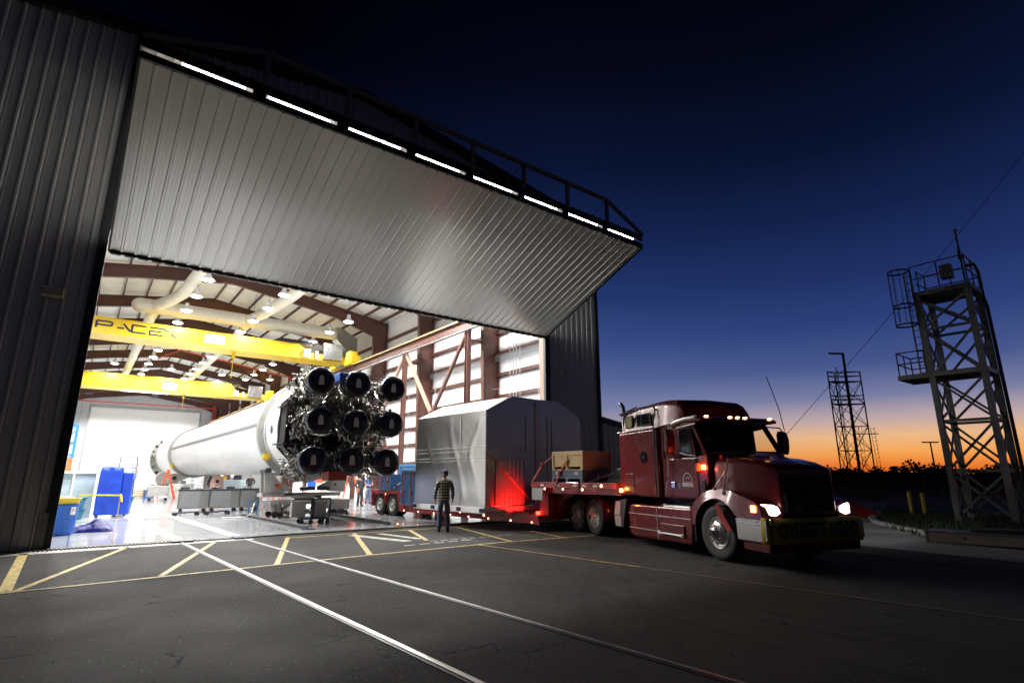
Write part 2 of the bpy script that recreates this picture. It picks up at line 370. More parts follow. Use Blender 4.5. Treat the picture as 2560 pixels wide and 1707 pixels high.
mx = N.new('ShaderNodeMix'); mx.data_type = 'RGBA'; L.new(near, mx.inputs[0]); L.new(away, mx.inputs[6]); L.new(glow, mx.inputs[7])
sky = N.new('ShaderNodeTexSky'); sky.sky_type = 'NISHITA'; sky.sun_disc = False; sky.sun_elevation = R(-4); sky.sun_rotation = AZ
ad = N.new('ShaderNodeMix'); ad.data_type = 'RGBA'; ad.blend_type = 'ADD'; ad.inputs[0].default_value = .02
L.new(mx.outputs[2], ad.inputs[6]); L.new(sky.outputs[0], ad.inputs[7]); dim = N.new('ShaderNodeMapRange'); dim.inputs['From Min'].default_value = .45; dim.inputs['From Max'].default_value = .86; dim.inputs['To Min'].default_value = .16; dim.inputs['To Max'].default_value = 1; L.new(dt, dim.inputs['Value'])
dm = N.new('ShaderNodeMix'); dm.data_type = 'RGBA'; dm.blend_type = 'MULTIPLY'; dm.inputs[0].default_value = 1; L.new(ad.outputs[2], dm.inputs[6]); L.new(dim.outputs[0], dm.inputs[7])
L.new(dm.outputs[2], bg.inputs['Color']); bg.inputs['Strength'].default_value = 1
sc.view_settings.view_transform = 'Standard'; sc.view_settings.look = 'None'; sc.view_settings.exposure = 0; sc.view_settings.gamma = 1
sc.cycles.use_denoising = True; sc.cycles.max_bounces = 8; sc.cycles.diffuse_bounces = 4; sc.cycles.glossy_bounces = 3; sc.cycles.transmission_bounces = 3
sc.cycles.sample_clamp_indirect = 6; sc.cycles.caustics_reflective = False; sc.cycles.caustics_refractive = False; sc.cycles.use_light_tree = True
# ---------------------------------------------------------------- ground
def sheet(name, x0, x1, y0, y1, z, m, kind='structure'):
    b = MB(); b.add([(x0,y0,z),(x1,y0,z),(x1,y1,z),(x0,y1,z)], [(0,1,2,3)])
    return tag(b.build(name, m, ang=0), kind=kind)
sheet('ground', -400, 600, -300, 700, 0, M['asphalt'])
sheet('hangar_floor', -5.3, 17.7, 16.95, 105.2, .006, M['floor'])
def strip(b, p, q, wd, z=.004):
    p = Vector((*p, z)); q = Vector((*q, z)); d = (q-p).normalized(); n = Vector((-d.y, d.x, 0))*wd/2
    b.add([p-n, q-n, q+n, p+n], [(0,1,2,3)])
b = MB()
for p, q, wd in [((-.72,16.3),(-.62,11.1),.16), ((1.15,16.36),(-.52,11.2),.10), ((2.99,16.3),(1.33,11.42),.10), ((4.72,16.1),(3.19,11.43),.10),
    ((6.56,16.05),(5.14,11.64),.12), ((8.29,15.95),(7.39,13.23),.12), ((9.96,15.9),(8.97,11.65),.10), ((11.04,13.4),(10.58,11.35),.10)]:
    strip(b, p, q, wd)
tag(b.build('yellow_hatching', M['mark_yellow'], ang=0), kind='structure')
b = MB()
strip(b, (-.7,11.14), (5.0,11.55), .10, .008); strip(b, (5.0,11.55), (8.6,11.66), .10, .008); strip(b, (8.6,11.66), (14.5,11.1), .10, .008)
strip(b, (7.88,11.66), (8.39,7.04), .07, .012);  strip(b, (4.6,15.95), (14.3,15.85), .08, .008)
tag(b.build('yellow_edge_line', M['mark_yellow'], ang=0), kind='structure')
b = MB(); strip(b, (8.39,7.04), (9.2,-1), .045, .012)
tag(b.build('faint_line', worn_paint('faded_yellow_marking', (.20,.15,.05)), ang=0), kind='structure')
b = MB()
for k in range(5): strip(b, (6.4+.42*k, 12.55+.02*k), (6.7+.42*k, 12.57+.02*k), .08)
for k in range(9): strip(b, (7.35+.3*k, 12.95), (7.55+.3*k, 12.95), .07)
strip(b, (6.3,15.6), (6.9,13.3), .3, .006); strip(b, (7.1,15.5), (7.4,13.6), .22, .006)
tag(b.build('white_marking', M['mark_white'], ang=0), kind='structure')
# door sill, apron and its rubber teeth
b = MB(); b.box(-.35,14.8,16.7,16.95,0,.03)
tag(b.build('door_sill', M['dark_steel'], ang=0), kind='structure')
b = MB(); b.add([(-1.15,16.05,.004),(3.9,16.22,.004),(3.9,16.62,.004),(-.6,16.66,.004)], [(0,1,2,3)])
tag(b.build('concrete_apron', M['mark_white'], ang=0), kind='structure')
b = MB()
for k in range(62):
    x = -.9+.078*k
    if 2.1 < x < 2.55 or 3.5 < x < 3.95: continue
    b.box(x, x+.04, 16.52, 16.70, .002, .03)
seal = tag(b.build('sill_seal', M['black'], ang=0), kind='structure')
b = MB()
for c_ in (2.28, 3.7): b.box(c_-.24, c_+.24, 16.45, 16.98, .0, .045)
tag(b.build('rail_crossing_plate', mat('dark_blue_plate', (.008,.01,.05), .35), ang=0), kind='structure')
# rails in the yard with the dark slot beside each
for (x0,y0,x1,y1), lab in (((2.26,16.45,3.28,-6), 'long steel rail set in the asphalt, left one of the pair leading from the door'),
        ((3.70,16.45,5.02,-6), 'long steel rail set in the asphalt, right one of the pair, nearer the truck')):
    rmat = M['rail_steel'] if 'left one' in lab else M['rail_dark']
    r = thing('track_rail', lab, 'rail', (0,0,0), 0, 'rails running out of the hangar')
    d = (Vector((x1,y1,0))-Vector((x0,y0,0))).normalized(); n = Vector((-d.y, d.x, 0))
    g = MB(); off = n*-.045
    g.bar(Vector((x0,y0,.003))+off, Vector((x1,y1,.003))+off, .05, .010); g.build('flange_groove', M['black'], r, 0)
    g = MB(); g.bar((x0,y0,.006), (x1,y1,.006), .058 if 'left one' in lab else .046, .024); g.build('rail_head', rmat, r, 0, bevel=.006)
b = MB()
for xx in (2.24, 3.66):
    strip(b, (xx,17.0), (xx-.5,29.0), .34, .010)
strip(b, (-5,24.2), (5.4,24.2), .05, .009)
tag(b.build('floor_stripe', mat('pale_floor_stripe', (.50,.50,.47), .25, noise=.15, nscale=3), ang=0), kind='structure')
b = MB()
for yy_, wd in ((18.6,.03),(22.2,.05),(25.8,.14)): strip(b, (-5,yy_), (17,yy_), wd, .014)
for xx in (.9, 5.2, 8.9, 12): strip(b, (xx,17), (xx,60), .02, .014)
tag(b.build('floor_joint', mat('dark_floor_joint', (.10,.09,.08), .5, noise=.3), ang=0), kind='structure')
# grass, road beyond and kerb
b = MB()
pts = [(60,20),(24.5,9.0),(22.6,8.2),(21.0,7.15),(19.4,5.85),(17.5,5.12),(17.3,3.2),(17.0,-20),(60,-40)]
b.add([(x,y,.03) for x, y in pts], [tuple(range(len(pts)))])
tag(b.build('grass_ground', M['grass'], ang=0), kind='structure')
b = MB()
kp = [(40,13.6),(24.5,9.0),(22.6,8.2),(21.0,7.15),(19.4,5.85),(17.65,5.12)]
for p, q in zip(kp[:-1], kp[1:]): b.bar((*p,.05), (*q,.05), .22, .11)
tag(b.build('kerb', M['concrete'], ang=0, bevel=.02), kind='structure')
b = MB(); pp = [(14.5,1.5),(17.1,3.0),(17.4,5.0),(19.4,5.8),(21.0,7.1),(22.6,8.1),(24.5,8.95),(40,13.5),(40,24),(22,14.5),(15.5,8.0)]
b.add([(x,y,.004) for x, y in pp], [tuple(range(len(pp)))])
tag(b.build('side_road', mat('pale_concrete_road', (.20,.19,.17), .7, noise=.2, nscale=.8, bump=.3, bscale=20), ang=0), kind='structure')
def blades(name, n, reg, hmin, hmax, seed=1):
    rnd = random.Random(seed); b = MB()
    for _ in range(n):
        x, y = reg(rnd); a = rnd.uniform(0, PI); h = rnd.uniform(hmin, hmax); wd = rnd.uniform(.008, .02)*(1+h)
        lx, ly = rnd.uniform(-.5,.5)*h, rnd.uniform(-.5,.5)*h; c, s_ = math.cos(a)*wd, math.sin(a)*wd
        b.add([(x-c,y-s_,.02),(x+c,y+s_,.02),(x+lx,y+ly,h)], [(0,1,2)])
    return tag(b.build(name, M['grass'], ang=0), 'short dark grass covering the ground around the lattice tower', 'grass', kind='stuff')
def reg(r):
    while 1:
        t = r.random(); d = r.uniform(0, 9)**1.0; x = 17.6+t*13; 
        ky = 5.2+ (x-17.6)*.62 if x < 22.5 else 8.2+(x-22.5)*.36
        y = ky - d
        if y > -2: return x, y
blades('grass', 16000, reg, .05, .22)

# ---------------------------------------------------------------- hangar
hg = thing('hangar', 'large ridged grey metal hangar, its folding door raised and its interior brightly lit', 'hangar')
FY = 17.0; XL, XR = -5.6, 18.0; XRG = 6.2
def roofz(x, top=15.15): return top-.15*abs(x-XRG)
def corr(x0, x1, zb, zt, y, name, m, per=.305, dep=.032, parent=hg, sgn=-1, minor=True):
    b = MB(); prof = []
    x = x0
    while x < x1-1e-6:
        pr = [(0,0),(.10,0),(.125,1),(.165,1),(.19,0)] + ([(.222,0),(.228,.22),(.236,.22),(.242,0)] if minor else []) + [(.305,0)]
        for u, h in pr:
            X = x+u*per/.305
            if X <= x1: prof.append((X, h*dep))
        x += per
    prof.append((x1, 0))
    for (xa, ha), (xb, hb) in zip(prof[:-1], prof[1:]):
        za0, za1 = (zb(xa) if callable(zb) else zb), (zt(xa) if callable(zt) else zt)
        zb0, zb1 = (zb(xb) if callable(zb) else zb), (zt(xb) if callable(zt) else zt)
        if xb-xa < 1e-5: continue
        b.add([(xa,y+sgn*ha,za0),(xb,y+sgn*hb,zb0),(xb,y+sgn*hb,zb1),(xa,y+sgn*ha,za1)], [(0,1,2,3)])
    return b.build(name, m, parent, 0)
corr(XL, -.48, 0, lambda x: roofz(x)-.2, FY-.02, 'front_cladding', M['ext'], .32)
corr(15.0, XR, 0, lambda x: roofz(x)-.2, FY-.02, 'front_cladding', M['ext'], .32)
corr(-.30, 15.0, 12.15, lambda x: roofz(x)-.2, FY-.02, 'front_cladding', M['ext'], .32)
b = MB()      # black trims: base, jambs, header, rake, corner
b.box(-.50,-.30,FY-.08,FY+.12,0,13.9); b.box(14.80,15.05,FY-.08,FY+.05,0,12.2); b.box(-.30,14.80,FY-.05,FY+.10,11.95,12.2)
for xa, xb in ((XL-.3, XRG), (XRG, XR+.12)):
    b.prism([(xa, roofz(xa)-.22), (xb, roofz(xb)-.22), (xb, roofz(xb)+.10), (xa, roofz(xa)+.10)], lambda u,v,d: (u, d, v), FY-.22, FY-.02)
b.box(XR-.06,XR+.08,FY-.10,FY+.0,0,roofz(XR)-.2)
b.build('trim', M['black'], hg, 0)
b = MB(); b.box(-.56,-.44,FY-.14,FY-.082,.05,.80); b.build('jamb_guard', mat('grey_guard', (.16,.155,.145), .5, .3, noise=.15), hg, 0)
b = MB(); b.box(14.83,15.10,FY+.06,FY+.35,0,11.9); b.build('jamb_post', M['brown_light'], hg, 0)
# exterior side walls, roof skins (double skinned)
b = MB(); b.box(XL-.02,XL+.02,FY,105.5,0,roofz(XL)-.2); b.build('side_wall', M['ext'], hg, 0)
b = MB(); b.box(XR-.02,XR+.02,FY+.01,105.5,0,roofz(XR)-.2); b.build('side_wall', M['ext'], hg, 0)
b = MB()
for xa, xb in ((XL-.3, XRG), (XRG, XR+.12)):
    b.prism([(xa, roofz(xa)), (xb, roofz(xb)), (xb, roofz(xb)+.06), (xa, roofz(xa)+.06)], lambda u,v,d: (u, d, v), FY-.02, 105.6)
b.build('roof', M['ext'], hg, 0)
b = MB()
for xa, xb in ((-5.3, XRG), (XRG, 17.6)):
    b.prism([(xa, roofz(xa)-.04), (xb, roofz(xb)-.04), (xb, roofz(xb)-.02), (xa, roofz(xa)-.02)], lambda u,v,d: (u, d, v), FY+.12, 105.2)
b.build('ceiling_insulation', M['roof_in'], hg, 0)
b = MB(); b.box(17.55,17.58,FY+.36,105.2,0,13.35); b.build('inner_wall', M['white_in'], hg, 0)
b = MB(); b.box(-5.18,-5.15,FY+.12,105.2,0,13.35); b.build('inner_wall', M['white_in'], hg, 0)
# far wall with the shut door
fw_ = corr(-5.15, 17.55, 0, lambda x: roofz(x)-.1, 105.1, 'far_wall', mat('far_wall_sheet', (.46,.48,.50), .5, noise=.05), .6, .03)
b = MB(); b.box(-.1,14.5,104.98,105.06,0,11.75); fd = b.build('far_door', M['white'], hg, 0)
b = MB()
for z in (2.3,4.7,7.0,9.3): b.box(-.1,14.5,104.955,104.98,z,z+.05)
b.box(-.25,-.1,104.93,105.06,0,11.9); b.box(14.5,14.65,104.93,105.06,0,11.9); b.box(-.25,14.65,104.93,105.06,11.75,11.95)
b.build('door_frame', M['conduit'], fd, 0)
for x in (-.7, 7.8, 14.0):
    b = MB(); b.box(x-.45,x+.45,104.95,105.06,13.75,14.5) if x==7.8 else b.box(x-.45,x+.45,104.95,105.06,13.6,14.35)
    b.build('louvre', mat('louvre_grey', (.16,.17,.17), .5), hg, 0)
b = MB(); b.box(16.35,16.6,104.4,104.9,0,15); b.build('column', mat('dull_red_column', (.32,.06,.06), .5), hg, 0)
# portal frames
def frame(y):
    b = MB(); t = .28
    L_ = [(17.45,.01),(17.45,13.15),(6.2,14.92),(-5.05,13.15),(-5.05,.01),(-4.35,.01),(-3.95,12.0),(-1.0,12.95),(1.2,13.35),(5.9,14.02),(6.5,14.02),(11.2,13.33),(13.4,12.95),(16.35,12.0),(16.75,.01)]
    quads = [(0,1,13,14),(1,2,10,11,12,13),(2,9,10),(2,3,6,7,8,9),(3,4,5,6)]
    for qd in quads: b.prism([L_[i] for i in qd], lambda u,v,d: (u, d, v), y-.008, y+.008)
    for i in (4,5,6,7,8,9,10,11,12,13):     # flanges along the inner edge and outer edge
        p, q = L_[(i+1)%15] if i != 4 else L_[6], L_[i] if i != 4 else L_[5]
        if i == 5: continue
        b.bar((p[0],y,p[1]), (q[0],y,q[1]), .022, t, (0,1,0)) if False else b.bar((p[0],y,p[1]), (q[0],y,q[1]), t, .024, Vector((-(q[1]-p[1]),0,q[0]-p[0])).normalized())
    for i in (0,1,2,3):
        p, q = L_[i], L_[i+1]
        b.bar((p[0],y,p[1]), (q[0],y,q[1]), t, .024, Vector((-(q[1]-p[1]),0,q[0]-p[0])).normalized())
    b.bar((16.62,y,.01),(16.34,y,12.0),.28,.03,(1,0,0))
    return b.build('steel_frame', M['brown'], hg, 0)
f0 = frame(0); f0.location.y = 24.0
for k in range(1, 12):
    c_ = f0.copy(); col.objects.link(c_); c_.parent = hg; c_.location.y = 24.0+7.37*k
for k in range(17):
    x = -4.9+1.37*k
    if abs(x-XRG) < .3: x += .3
    z = roofz(x)-.15
    b = MB(); b.box(x-.03,x+.03,FY+.15,105,z-.10,z+.10); b.box(x-.03,x+.05,FY+.15,105,z-.11,z-.095)
    b.build('purlin', M['brown'], hg, 0)
for z in (1.2,2.4,3.6,4.7,5.75,6.95,8.15,9.35,10.6,11.75):
    for xx, s in ((17.45,1),(-5.05,-1)):
        b = MB(); b.box(xx-.1,xx+.08,FY+.4,105,z-.1,z-.085); b.box(xx-.1,xx-.085,FY+.4,105,z-.1,z+.1); b.box(xx-.1,xx+.08,FY+.4,105,z+.085,z+.1)
        b.build('wall_girt', M['brown'], hg, 0)
# crane runway beams with posts and braces
for X, s in ((15.5,1),(-3.1,-1)):
    b = MB(); b.ibar((X,FY+1.2,9.58),(X,104.5,9.58),.36,.54,.03); rb = b.build('crane_runway', M['brown'], hg, 0)
    b = MB(); b.bar((X,FY+1.2,9.90),(X,104.5,9.90),.24,.08); b.build('runway_rail', mat('yellow_brown_rail', (.62,.40,.14), .45), rb, 0)
    if s > 0:
        b = MB(); b.cyl((X-.22,FY+1.2,9.22),(X-.22,104.5,9.22),.035,8); b.build('conductor_bar', M['conduit'], rb)
    for k in range(0, 11):
        y = 24.0+7.37*k
        if s < 0 and k > 3: break
        b = MB(); b.ibar((X,y,.01),(X,y,9.3),.26,.26,.03); b.bar((X,y,8.7),(X+s*1.0,y,8.7),.16,.14); b.bar((X,y,4.4),(X+s*1.2,y,4.4),.16,.14); b.bar((X,y,2.0),(X+s*1.2,y,2.0),.12,.12)
        b.build('runway_post', M['brown'], hg, 0)
        if s > 0:
            b = MB(); b.bar((X,y+.1,9.2),(X,y+3.55,5.2),.17,.17); b.build('runway_brace', M['brown'] if k%2==0 else M['brown_light'], hg, 0)
            b = MB(); b.bar((X,y+7.27,9.2),(X,y+3.85,5.2),.17,.17); b.build('runway_brace', M['brown_light'] if k%2==0 else M['brown'], hg, 0)
            b = MB(); b.bar((X,y+3.55,5.15),(X,y+.1,.6),.15,.15); b.build('runway_brace', M['brown'], hg, 0)
# conduit runs on the right wall
b = MB()
for z in (7.72,7.80,7.88,7.96,8.02): b.cyl((17.28,FY+.5,z),(17.28,80,z),.022,6)
for z in (4.3,4.75,5.2,3.9,3.4,5.45): b.cyl((17.26,27,z),(17.26,90,z),.016,6)
for y in (21.6,21.9,22.15,22.45): b.cyl((17.15,y,.3),(17.15,y,11.8),.02,6)
for y in (30.3,37.0,33.9,41,48): b.cyl((17.15,y,.3),(17.15,y,9.0),.016,6)
b.tube([(17.1,24.8,6.15),(17.1,20.3,6.15),(17.1,20.1,6.05),(17.1,20.1,1)],.02,6)
b.build('wall_conduit', M['conduit'], hg)
# low annex on the right
def az(x): return 4.10-.15*(x-18)
corr(18.09, 23.5, 0, lambda x: az(x)-.1, FY-.02, 'annex_cladding', M['ext'], .32)
b = MB(); b.prism([(18.0,az(18)-.12),(23.7,az(23.7)-.12),(23.7,az(23.7)+.04),(18.0,az(18)+.04)], lambda u,v,d: (u,d,v), FY-.16, FY-.06); b.build('annex_trim', M['black'], hg, 0)
b = MB(); b.prism([(18.03,az(18)+.05),(23.7,az(23.7)+.05),(23.7,az(23.7)+.10),(18.03,az(18)+.10)], lambda u,v,d: (u,d,v), FY-.1, 45); b.box(23.46,23.5,FY,45,0,az(23.5)-.05); b.build('annex_roof', M['ext'], hg, 0)
b = MB(); b.box(-5.5,17.9,105.45,105.5,0,13); b.prism([(-5.5,13),(17.9,13),(17.9,13.3),(6.2,15.1),(-5.5,13.3)], lambda u,v,d:(u,d,v),105.45,105.5); b.build('rear_cladding', M['ext'], hg, 0)

# ---- folding door: two hinged leaves with a truss along the fold
P1 = Vector((0,16.93,7.36)); P2 = Vector((0,11.62,9.60)); P3 = Vector((0,11.62,9.93)); P4 = Vector((0,16.93,12.14))
DX0, DX1 = -.26, 14.86
def leaf(a, bb, name, skin, inner, ribs=True):
    d = (bb-a); Ld = d.length; d.normalize(); nrm = Vector((0,-d.z,d.y))      # nrm points up and out
    if nrm.z < 0: nrm = -nrm
    b = MB(); t = .14
    vs = [Vector((x,0,0))+p+nrm*o for x in (DX0,DX1) for p in (a,bb) for o in (0,t)]
    b.add(vs, [(0,1,3,2),(4,6,7,5),(0,4,5,1),(2,3,7,6),(1,5,7,3),(0,2,6,4)])
    door = b.build(name, M['black'], hg, 0)
    for side, mm, off in ((-1, inner, -.004), (1, skin, t+.004)):
        b = MB(); x = DX0+.02; per = .305
        while x < DX1-.05:
            pr = [(0,0),(.215,0),(.232,1),(.272,1),(.289,0),(.305,0)] if side < 0 else [(0,0),(.1,0),(.125,1),(.165,1),(.19,0),(.305,0)]
            if side < 0: pr = [(0,0),(.065,0),(.069,.16),(.075,.16),(.079,0),(.14,0),(.144,.16),(.15,.16),(.154,0)] + pr[1:]
            for (u0,h0),(u1,h1) in zip(pr[:-1], pr[1:]):
                xa, xb = x+u0, min(x+u1, DX1-.02)
                if xb <= xa: continue
                qs = []
                for X, h, p in ((xa,h0,a+d*.04),(xb,h1,a+d*.04),(xb,h1,bb-d*.03),(xa,h0,bb-d*.03)):
                    qs.append(Vector((X,0,0))+p+nrm*(off+side*h*.028))
                b.add(qs, [(0,1,2,3)])
            x += per
        b.build('liner_sheet' if side < 0 else 'outer_sheet', mm, door, 0)
    return door
lower = leaf(P1, P2, 'lower_door_leaf', M['ext'], M['liner'])
upper = leaf(P3, P4, 'upper_door_leaf', M['ext'], M['liner'])
b = MB()
b.box(DX0,DX1,11.585,11.612,9.58,9.74); b.box(DX0,DX1,11.585,11.612,9.84,10.04)
for X in (DX0-.02, DX1-.02):
    for p, q in ((P1,P2),(P3,P4)): b.bar(Vector((X+.02,0,.06))+p, Vector((X+.02,0,.06))+q, .05, .2)
TX = [2.0,3.87,5.7,7.5,9.35,11.15,13.0]
for X in TX: b.box(X-.22,X+.05,11.57,11.62,9.72,9.86)
b.build('door_edge_frame', M['black'], hg, 0)
b = MB(); b.box(DX0,DX1,16.935,17.0,7.30,7.40); x = DX0+.05
while x < DX1-.1:
    b.box(x, x+.22, 16.90, 16.99, 7.265, 7.31); x += .305
b.build('bottom_seal', M['black'], hg, 0)
b = MB()
b.bar((DX0,11.55,10.06),(2.0,11.55,10.85),.10,.10); b.bar((2.0,11.55,10.85),(13.0,11.55,10.85),.10,.11); b.bar((13.0,11.55,10.85),(DX1,11.55,10.06),.10,.10)
for X in TX: b.bar((X,11.55,10.02),(X,11.55,10.85),.11,.10)
for X in TX[4::2]: b.cyl((X-.7,11.55,10.05),(X-.02,11.55,10.8),.018,6)
b.build('door_truss', mat('dull_beige_truss', (.19,.175,.15), .55, noise=.1), hg, 0, bevel=.01)
# glowing rods added in the fold as hall light leaking between the leaves
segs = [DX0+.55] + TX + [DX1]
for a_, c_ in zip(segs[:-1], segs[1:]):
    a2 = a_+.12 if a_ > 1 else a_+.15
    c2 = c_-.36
    b = MB(); b.cyl((a2,11.70,9.862),(c2,11.70,9.862),.018,8); b.build('fold_leak_glow', mat('slit_leak_glow', (1,1,1), .4, emit=(.93,.96,1), estr=38) if 'strip' not in M else M['strip'], hg)
    if 'strip' not in M: M['strip'] = bpy.data.materials['slit_leak_glow']

# wall pack lamps on the facade
def wallpack(x, z, lab, cat='lamp'):
    t = thing('wall_lamp', lab, cat, (x, FY-.05, z), 0, 'unlit lamps on the front of the hangar')
    b = MB(); b.prism([(0,-.14),(0,.10),(-.10,.12),(-.22,.06),(-.24,-.10),(-.20,-.14)], lambda u,v,d: (d,u,v), -.21, .21); b.build('housing', mat('beige_lamp_housing', (.50,.47,.37), .5), t, 0, bevel=.01)
    b = MB(); b.prism([(-.246,-.10),(-.246,.03),(-.228,.05),(-.228,-.11)], lambda u,v,d: (d,u,v), -.18, .18); b.build('lens', mat('unlit_lens', (.32,.32,.28), .2), t, 0)
    return t
wallpack(-1.17, 5.99, 'small beige wall lamp, unlit, on the ridged grey wall left of the door')
wallpack(15.75, 5.91, 'small dark wall lamp, unlit, on the narrow wall right of the door').scale = (.5,.8,.8)

# ---------------------------------------------------------------- high bay lamps
def highbay():
    t = thing('high_bay_lamp', 'x', 'ceiling lamp', (0,0,0), 0, 'high bay lamps hanging from the hangar roof')
    b = MB(); b.lathe([(.05,.52),(.12,.50),(.13,.30),(.10,.28)], (0,0,0), (0,0,1), 14, True); b.build('ballast', M['reflector'], t)
    b = MB(); b.lathe([(.10,.28),(.14,.26),(.34,-.02),(.335,-.02),(.12,.25)], (0,0,0), (0,0,1), 18); b.build('shade', M['reflector'], t)
    b = MB(); b.lathe([(.0,.10),(.11,.07),(.30,.0),(.27,-.045),(.12,-.09),(.0,-.10)], (0,0,0), (0,0,1), 14); b.build('bulb', M['bulb'], t)
    b = MB(); b.cyl((0,0,.5),(0,0,1.9),.012,5); b.build('cord', M['dark_steel'], t)
    lp = light('lamp_light', 'SPOT', (0,0,-.14), 1, (1,.985,.96), t, shadow_soft_size=.14, spot_size=R(162), spot_blend=.45)
    return t
LAMP_W = 1200
hb0 = highbay(); used = 0
rows = {4.0:'left row', 8.05:'middle row', 13.3:'right row'}
ordn = ['nearest','second','third','fourth','fifth','sixth','seventh','eighth','ninth','tenth','eleventh','twelfth']
lampdata = bpy.data.lights['lamp_light']; lampdata.energy = LAMP_W
places = []
vis = {4.0:[32.4,36,39.7,43.4,54.5,58.0,61.9,65.5,69.0], 8.05:[32.6,36,39.7,43.4,54.7,58.2,62.2,65.7,69.4], 13.3:[35.9,39.6,43.3,54.9,58.5,62.0,65.8]}
for x, ys in vis.items():
    for i, y in enumerate(ys):
        xx = x - (y-32)*(.011 if x < 5 else .012 if x < 9 else .006)
        pos = f'{ordn[i]} from the front of the {rows[x]} of ceiling lamps'
        if y > 50: where = 'between the two yellow crane bridges'
        else: where = 'in front of the lettered crane bridge'
        places.append((xx, y, 12.0, f'lit bell-shaped lamp, {pos}'))
places += [(1.08,63.6,12.0,'lit bell-shaped lamp left of the left row, close to the door jamb'), (5.76,63.9,12.0,'lit bell-shaped lamp between the left and middle rows, above the far crane bridge'),
           (10.4,64.2,12.0,'lit bell-shaped lamp between the middle and right rows, above the far crane bridge'), (15.28,64.2,12.0,'lit bell-shaped lamp nearest the right-hand wall, beside the red pipe')]
for i, (x, y, z, lab) in enumerate(places):
    o = hb0 if i == 0 else copy_tree(hb0)
    o.location = (x, y, z); o['label'] = lab
# lamps of the same rows that stand outside the view still light the hall
k = 0
for y in (20.5, 24.5, 28.7):
    for x in (-.6, 4.0, 8.1, 12.9):
        light('front_bay_light', 'SPOT', (x, y, 11.9), LAMP_W*2.1, (1,.985,.96), hg, shadow_soft_size=.2, spot_size=R(162), spot_blend=.45)
for y in (36, 46, 56):
    light('left_bay_light', 'SPOT', (-1.5, y, 11.9), LAMP_W*1.3, (1,.985,.96), hg, shadow_soft_size=.2, spot_size=R(162), spot_blend=.45)
for y in (74, 82, 90, 98):
    for x in (1, 6, 12): light('rear_bay_light', 'SPOT', (x, y, 11.6), LAMP_W*3.2, (1,.985,.96), hg, shadow_soft_size=.2, spot_size=R(162), spot_blend=.45)

# ---------------------------------------------------------------- cranes
def crane(y, face_z0, face_z1, name_lab, lettered):
    t = thing('crane_bridge', name_lab, 'bridge crane', (0, y, 0), 0, 'yellow crane bridges')
    z0, z1 = face_z0, face_z1
    b = MB(); b.box(-2.6,11.6,0,2.0,z0,z1)
    b.prism([(11.6,z0),(11.6,z1),(12.4,z0+.42),(15.2,z0+.42),(15.2,z0)], lambda u,v,d: (u,d,v), .02, 1.98)
    b.build('girder', M['yellow_crane'], t, 0, bevel=.02)
    b = MB(); b.box(-2.8,15.2,-.08,2.12,z0-.06,z0-.004); b.box(-2.6,11.6,-.06,2.06,z1+.003,z1+.05); b.build('girder_flange', M['yellow_crane'], t, 0)
    b = MB(); b.box(15.1,15.9,-1.3,3.3,z0-.12,z0+.40); b.box(15.2,15.85,-.7,.2,z0+.4,z0+.85); b.box(15.0,15.6,-1.2,-.2,z0-.30,z0+.1); b.build('end_truck', M['yellow_crane'], t, 0, bevel=.03)
    b = MB(); b.box(13.3,14.75,-.35,-.02,z0+.02,z0+1.28); b.build('control_cabinet', mat('foil_wrapped_cabinet', (.62,.63,.62), .22, .9, noise=.2, bump=.9, bscale=5, bdist=.03) if lettered else bpy.data.materials['foil_wrapped_cabinet'], t, 0, bevel=.02)
    b = MB(); b.box(11.9,12.35,-.28,-.02,z0+.05,z0+.62); b.box(12.75,12.95,-.2,-.02,z0+.02,z0+.55); b.build('switch_box', M['white'], t, 0)
    b = MB()
    for i in range(12): b.ring((11.2+.33*i,.5,z0-.16), (0,1,0), .12, .016, 12, 4)
    b.build('festoon_cable', M['yellow'] if lettered else M['white'], t)
    b = MB(); b.box(10.4,12.6,.3,1.6,z1+.06,z1+.42); b.prism([(9.6,z1+.06),(10.4,z1+.06),(10.4,z1+.5)], lambda u,v,d: (u,d,v), .2, 1.7); b.build('hoist_trolley', M['dark_steel'], t, 0)
    b = MB(); b.box(5.35,6.55,-.012,-.003,z0+.18,z0+.82); sg = b.build('capacity_sign', M['signwhite'], t, 0)
    b = MB()
    for i, (wd, zz_) in enumerate(((.35,.66),(.5,.5),(.62,.38),(.3,.27))): b.box(5.75-.0, 5.75+wd, -.017, -.0125, z0+zz_, z0+zz_+.03)
    b.build('sign_print', M['navy'], sg, 0)
    b = MB(); b.cyl((7.4,1.0,z0-.05),(7.4,1.0,z0-1.9),.02,6); b.box(7.3,7.5,.92,1.08,z0-.5,z0-.05); b.build('hoist_chain', M['yellow'], t)
    return t
c1 = crane(41.0, 10.15, 11.08, 'yellow crane bridge with large dark lettering, the nearer and higher of two', True)
c2 = crane(65.0, 9.9, 11.2, 'plain yellow crane bridge behind the lettered one, a tube light under its girder', False)
b = MB(); b.box(2.0,5.9,-.12,.1,9.60,9.72); b.build('tube_light', mat('lit_cream_tube', (1,1,.9), .4, emit=(1,.93,.72), estr=3), c2, 0)
